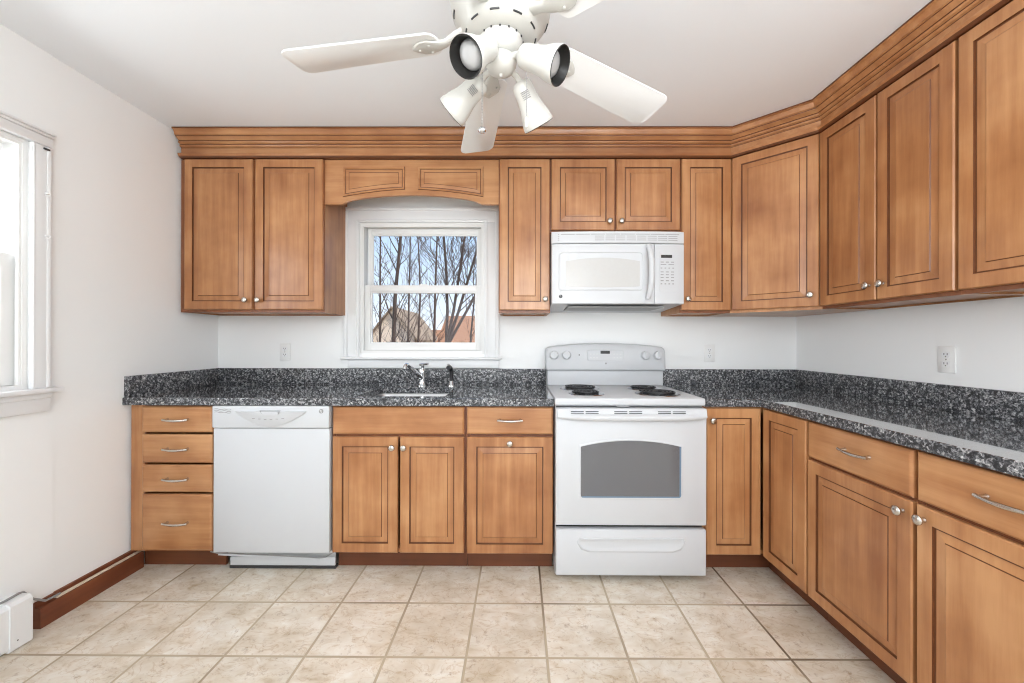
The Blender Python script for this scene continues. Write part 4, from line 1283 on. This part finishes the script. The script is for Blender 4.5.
# light kit: round hub with four spot heads on short arms
HUBZ = 1.985
mb = MB()
mb.lathe([(z_r[0], Z(z_r[1] + 0.038)) for z_r in ((0.028, 2.000), (0.032, 1.998), (0.042, 1.992), (0.046, 1.982), (0.044, 1.970), (0.036, 1.957), (0.022, 1.949), (0.006, 1.946), (0.004, 1.940), (0.0005, 1.939))], 32)
mb.build('light_hub', M_FAN, fan, smooth=60)
def spot(arm_from, pos, direction, label_dir):
    """head centre of its back end, pointing along direction"""
    d_ = Vector(direction).normalized()
    q = d_.to_track_quat('Z', 'Y').to_matrix().to_4x4()
    M_ = Matrix.Translation((pos[0], pos[1], Z(pos[2]))) @ q
    mb = MB()
    mb.lathe([(0.004, -0.004), (0.022, 0.0), (0.030, 0.008), (0.033, 0.022), (0.034, 0.050), (0.037, 0.072), (0.046, 0.104), (0.0485, 0.118), (0.0495, 0.130), (0.0485, 0.1312), (0.0470, 0.130), (0.0430, 0.104)], 32, M_, cap1=False)
    hd_ = mb.build('spot_head', M_FAN, fan, smooth=50)
    mb = MB(); mb.lathe([(0.0468, 0.1285), (0.0488, 0.1313), (0.0480, 0.1328), (0.0455, 0.1320), (0.0430, 0.122), (0.0380, 0.108), (0.0360, 0.098)], 32, M_, cap0=False, cap1=False)
    mb.build('rim', M_BLACK, hd_, smooth=50)
    mb = MB(); mb.lathe([(0.0370, 0.094), (0.0355, 0.104), (0.029, 0.112), (0.016, 0.1165), (0.0005, 0.118)], 28, M_); mb.build('bulb', M_BULB, hd_, smooth=70)
    mb = MB()
    tip = M_ @ Vector((0, 0, 0.012)); st = Vector((arm_from[0], arm_from[1], Z(arm_from[2])))
    mb.tube([st, (st + tip) / 2 + Vector((0, 0, 0.006)), tip], [0.010, 0.009, 0.011], 12)
    mb.build('arm', M_FAN, hd_, smooth=50)
    return hd_, M_
hA = spot((-0.03, -0.02, 2.022), (-0.026, -0.062, 2.018), (-0.44, -0.62, -0.66), '')
hB = spot((0.03, -0.02, 2.022), (0.058, -0.036, 2.014), (0.78, -0.34, -0.46), '')
hC = spot((-0.03, 0.02, 2.008), (-0.060, 0.050, 2.000), (-0.78, 0.32, -0.58), '')
hD = spot((0.03, 0.02, 2.008), (0.056, 0.050, 1.996), (0.46, 0.46, -0.76), '')
for hd_, M_ in (hC, hD):
    v_ = M_.to_3x3().inverted() @ (Vector((0, -2.66, 1.21)) - (M_.translation + Vector((FX, FY, ZC))))
    roll = math.degrees(math.atan2(v_.y, v_.x))
    for i in range(5):
        mb = MB()
        mb.tube([M_ @ Vector((0.0352 * cos(radians(roll + 10 * (k - 2))), 0.0352 * sin(radians(roll + 10 * (k - 2))), 0.028 + 0.005 * i)) for k in range(5)], 0.0012, 5)
        mb.build('printed_line', M_LINE, hd_)
# pull chains
def chain(x, y, z1, z0, kind):
    mb = MB(); mb.tube([(x, y, Z(z1)), (x, y, Z(z0))], 0.0011, 6)
    n = int((z1 - z0) / 0.008)
    for i in range(n):
        mb.lathe([(0.0003, -0.0018), (0.0018, 0), (0.0003, 0.0018)], 6, Matrix.Translation((x, y, Z(z1 - 0.008 * i))))
    ch = mb.build('pull_chain', M_LINE, fan)
    mb = MB()
    if kind == 'ball':
        mb.lathe([(0.001, 0.004), (0.008, 0.001), (0.012, -0.007), (0.008, -0.013), (0.001, -0.016)], 16, Matrix.Translation((x, y, Z(z0))))
        mb.build('chain_ball', M_CHROME, ch, smooth=60)
    else:
        mb.lathe([(0.002, 0.006), (0.0045, 0), (0.0055, -0.022), (0.001, -0.026)], 12, Matrix.Translation((x, y, Z(z0))))
        mb.build('chain_pull', M_FAN, ch, smooth=60)
chain(-0.052, -0.030, 1.985, 1.812, 'ball')
chain(0.074, -0.040, 1.995, 1.832, 'rod')

# ------------------------------------------------------------------ outside: lawn, houses, bare trees
mb = MB(); mb.box(-60, 40, -14, 90, -0.95, -0.85)
struct(mb.build('ground', M_GRASS, smooth=0), 'dry winter lawn outside the window', 'ground')

def house(name, label, x, y, w, d, eave, ridge, wall, roof, axis='y', over=0.25):
    """axis y: the gable end faces the room"""
    h_ = thing(name, label, 'house', (x, y, -0.85))
    mb = MB()
    if axis == 'y':
        mb.prism([(-w / 2, 0), (w / 2, 0), (w / 2, eave), (0, ridge), (-w / 2, eave)], 0, d, plane='xz')
    else:
        mb.prism([(0, 0), (d, 0), (d, eave), (d / 2, ridge), (0, eave)], -w / 2, w / 2, plane='yz')
    mb.build('walls', wall, h_, smooth=0)
    mb = MB(); t_ = 0.12
    if axis == 'y':
        sl = (ridge - eave) / (w / 2)
        for s in (-1, 1):
            mb.prism([(0, ridge), (0, ridge + t_), (s * (w / 2 + over), eave - sl * over + t_), (s * (w / 2 + over), eave - sl * over)], -over, d + over, plane='xz')
    else:
        sl = (ridge - eave) / (d / 2)
        mb.prism([(d / 2, ridge), (d / 2, ridge + t_), (-over, eave - sl * over + t_), (-over, eave - sl * over)], -w / 2 - over, w / 2 + over, plane='yz')
        mb.prism([(d / 2, ridge), (d / 2, ridge + t_), (d + over, eave - sl * over + t_), (d + over, eave - sl * over)], -w / 2 - over, w / 2 + over, plane='yz')
    mb.build('roof', roof, h_, smooth=0)
    return h_
hs = house('house', 'beige gabled house behind the bare trees at the left of the window', -7.75, 21.5, 2.7, 6.0, 2.35, 4.05, M_SIDING, M_ROOF2)
mb = MB(); mb.box(-0.35, 0.35, -0.06, 0.02, 1.1, 2.0); mb.build('window', M_DARKP, hs, smooth=0)
hs = house('house', 'house with a broad brown shingle roof seen at the right of the window', -2.30, 17.5, 3.6, 7.0, 1.55, 3.45, M_SIDING2, M_SHING, 'x')
mb = MB(); mb.box(-1.2, -0.3, -0.06, 0.02, 0.7, 1.4); mb.build('window', M_DARKP, hs, smooth=0)
hs = house('house', 'small distant tan house between the two nearer ones', -8.1, 36.0, 4.2, 6.0, 1.7, 3.1, M_SIDING, M_SHING, 'x')
mb = MB(); mb.box(0.3, 1.2, -0.06, 0.02, 0.9, 1.6); mb.build('window', M_DARKP, hs, smooth=0)

def tree(label, x, y, lean, height, r0, seed, forks=1):
    rnd = random.Random(seed)
    mb = MB()
    def limb(p, d, L, r, level):
        n = 6 if level == 0 else 4 if level == 1 else 3
        pts, rs = [p.copy()], [r]
        for i in range(n):
            wob = Vector((rnd.uniform(-1, 1), rnd.uniform(-1, 1), rnd.uniform(-0.2, 0.5)))
            d = (d + wob * (0.06 if level == 0 else 0.16)).normalized()
            p = p + d * (L / n)
            pts.append(p.copy()); rs.append(max(0.0035, r * (1 - 0.75 * (i + 1) / n)))
        mb.tube(pts, rs, 6 if level == 0 else 4, caps=False)
        if level >= 2:
            return
        nb = 26 if level == 0 else 7
        for k in range(nb):
            t_ = (0.16 + 0.80 * (k + rnd.random()) / nb) if level == 0 else (0.15 + 0.8 * rnd.random())
            j = min(len(pts) - 2, int(t_ * n)); fr = t_ * n - j
            q = pts[j].lerp(pts[j + 1], min(1, fr)); dr = (pts[j + 1] - pts[j]).normalized()
            a = rnd.uniform(0, 2 * pi); sp = rnd.uniform(0.45, 0.85)
            side = Vector((cos(a), sin(a), 0))
            nd = (dr * cos(sp) + side * sin(sp) + Vector((0, 0, 0.1))).normalized()
            limb(q, nd, rnd.uniform(0.8, 1.35) if level == 0 else rnd.uniform(0.3, 0.6), max(0.0045, rs[j] * rnd.uniform(0.22, 0.38)), level + 1)
    fork_z = 0.0
    if forks > 2:      # one short bole that divides into several stems
        fork_z = 1.95
        mb.tube([(0, 0, 0), (0.01, 0.01, 0.9), (0.02, 0, fork_z + 0.08)], [r0 * 1.5, r0 * 1.35, r0 * 1.2], 7, caps=False)
    for k in range(forks):
        a = lean + (k - (forks - 1) / 2) * 0.17
        limb(Vector((0.02 if fork_z else 0.04 * k, 0.0 if fork_z else 0.04 * (k % 2), fork_z)), Vector((a, rnd.uniform(-0.04, 0.04), 1)).normalized(), height, r0, 0)
    o = mb.build('bare_tree', M_BARK, smooth=60)
    o.location = (x, y, -0.86)
    return tag(o, label, 'tree', 'bare trees outside the sink window')
def tx(px, y): return (px - 518.0) / 395.0 * (y + 2.66)
tree('bare tree with several stems fanning to the right in the window view', tx(444, 4.2), 4.2, 0.30, 4.0, 0.030, 45, 4)
tree('thick trunked bare tree in front of the beige gable', tx(392, 5.9), 5.9, 0.01, 6.0, 0.062, 3)
tree('straight bare tree near the middle of the sink window view', tx(430, 7.6), 7.6, 0.0, 6.6, 0.046, 33)
tree('thin straight bare tree just right of the thick trunk', tx(407, 9.3), 9.3, 0.01, 6.6, 0.044, 12)
tree('slim leaning bare tree at the left edge of the sink window view', tx(375, 11.0), 11.0, 0.06, 7.0, 0.055, 8)
tree('slender bare tree left of the window centre leaning slightly right', tx(414, 12.7), 12.7, 0.05, 7.4, 0.055, 21)
tree('two stemmed bare tree at the right edge of the sink window view', tx(468, 14.4), 14.4, 0.10, 7.6, 0.055, 57, 2)
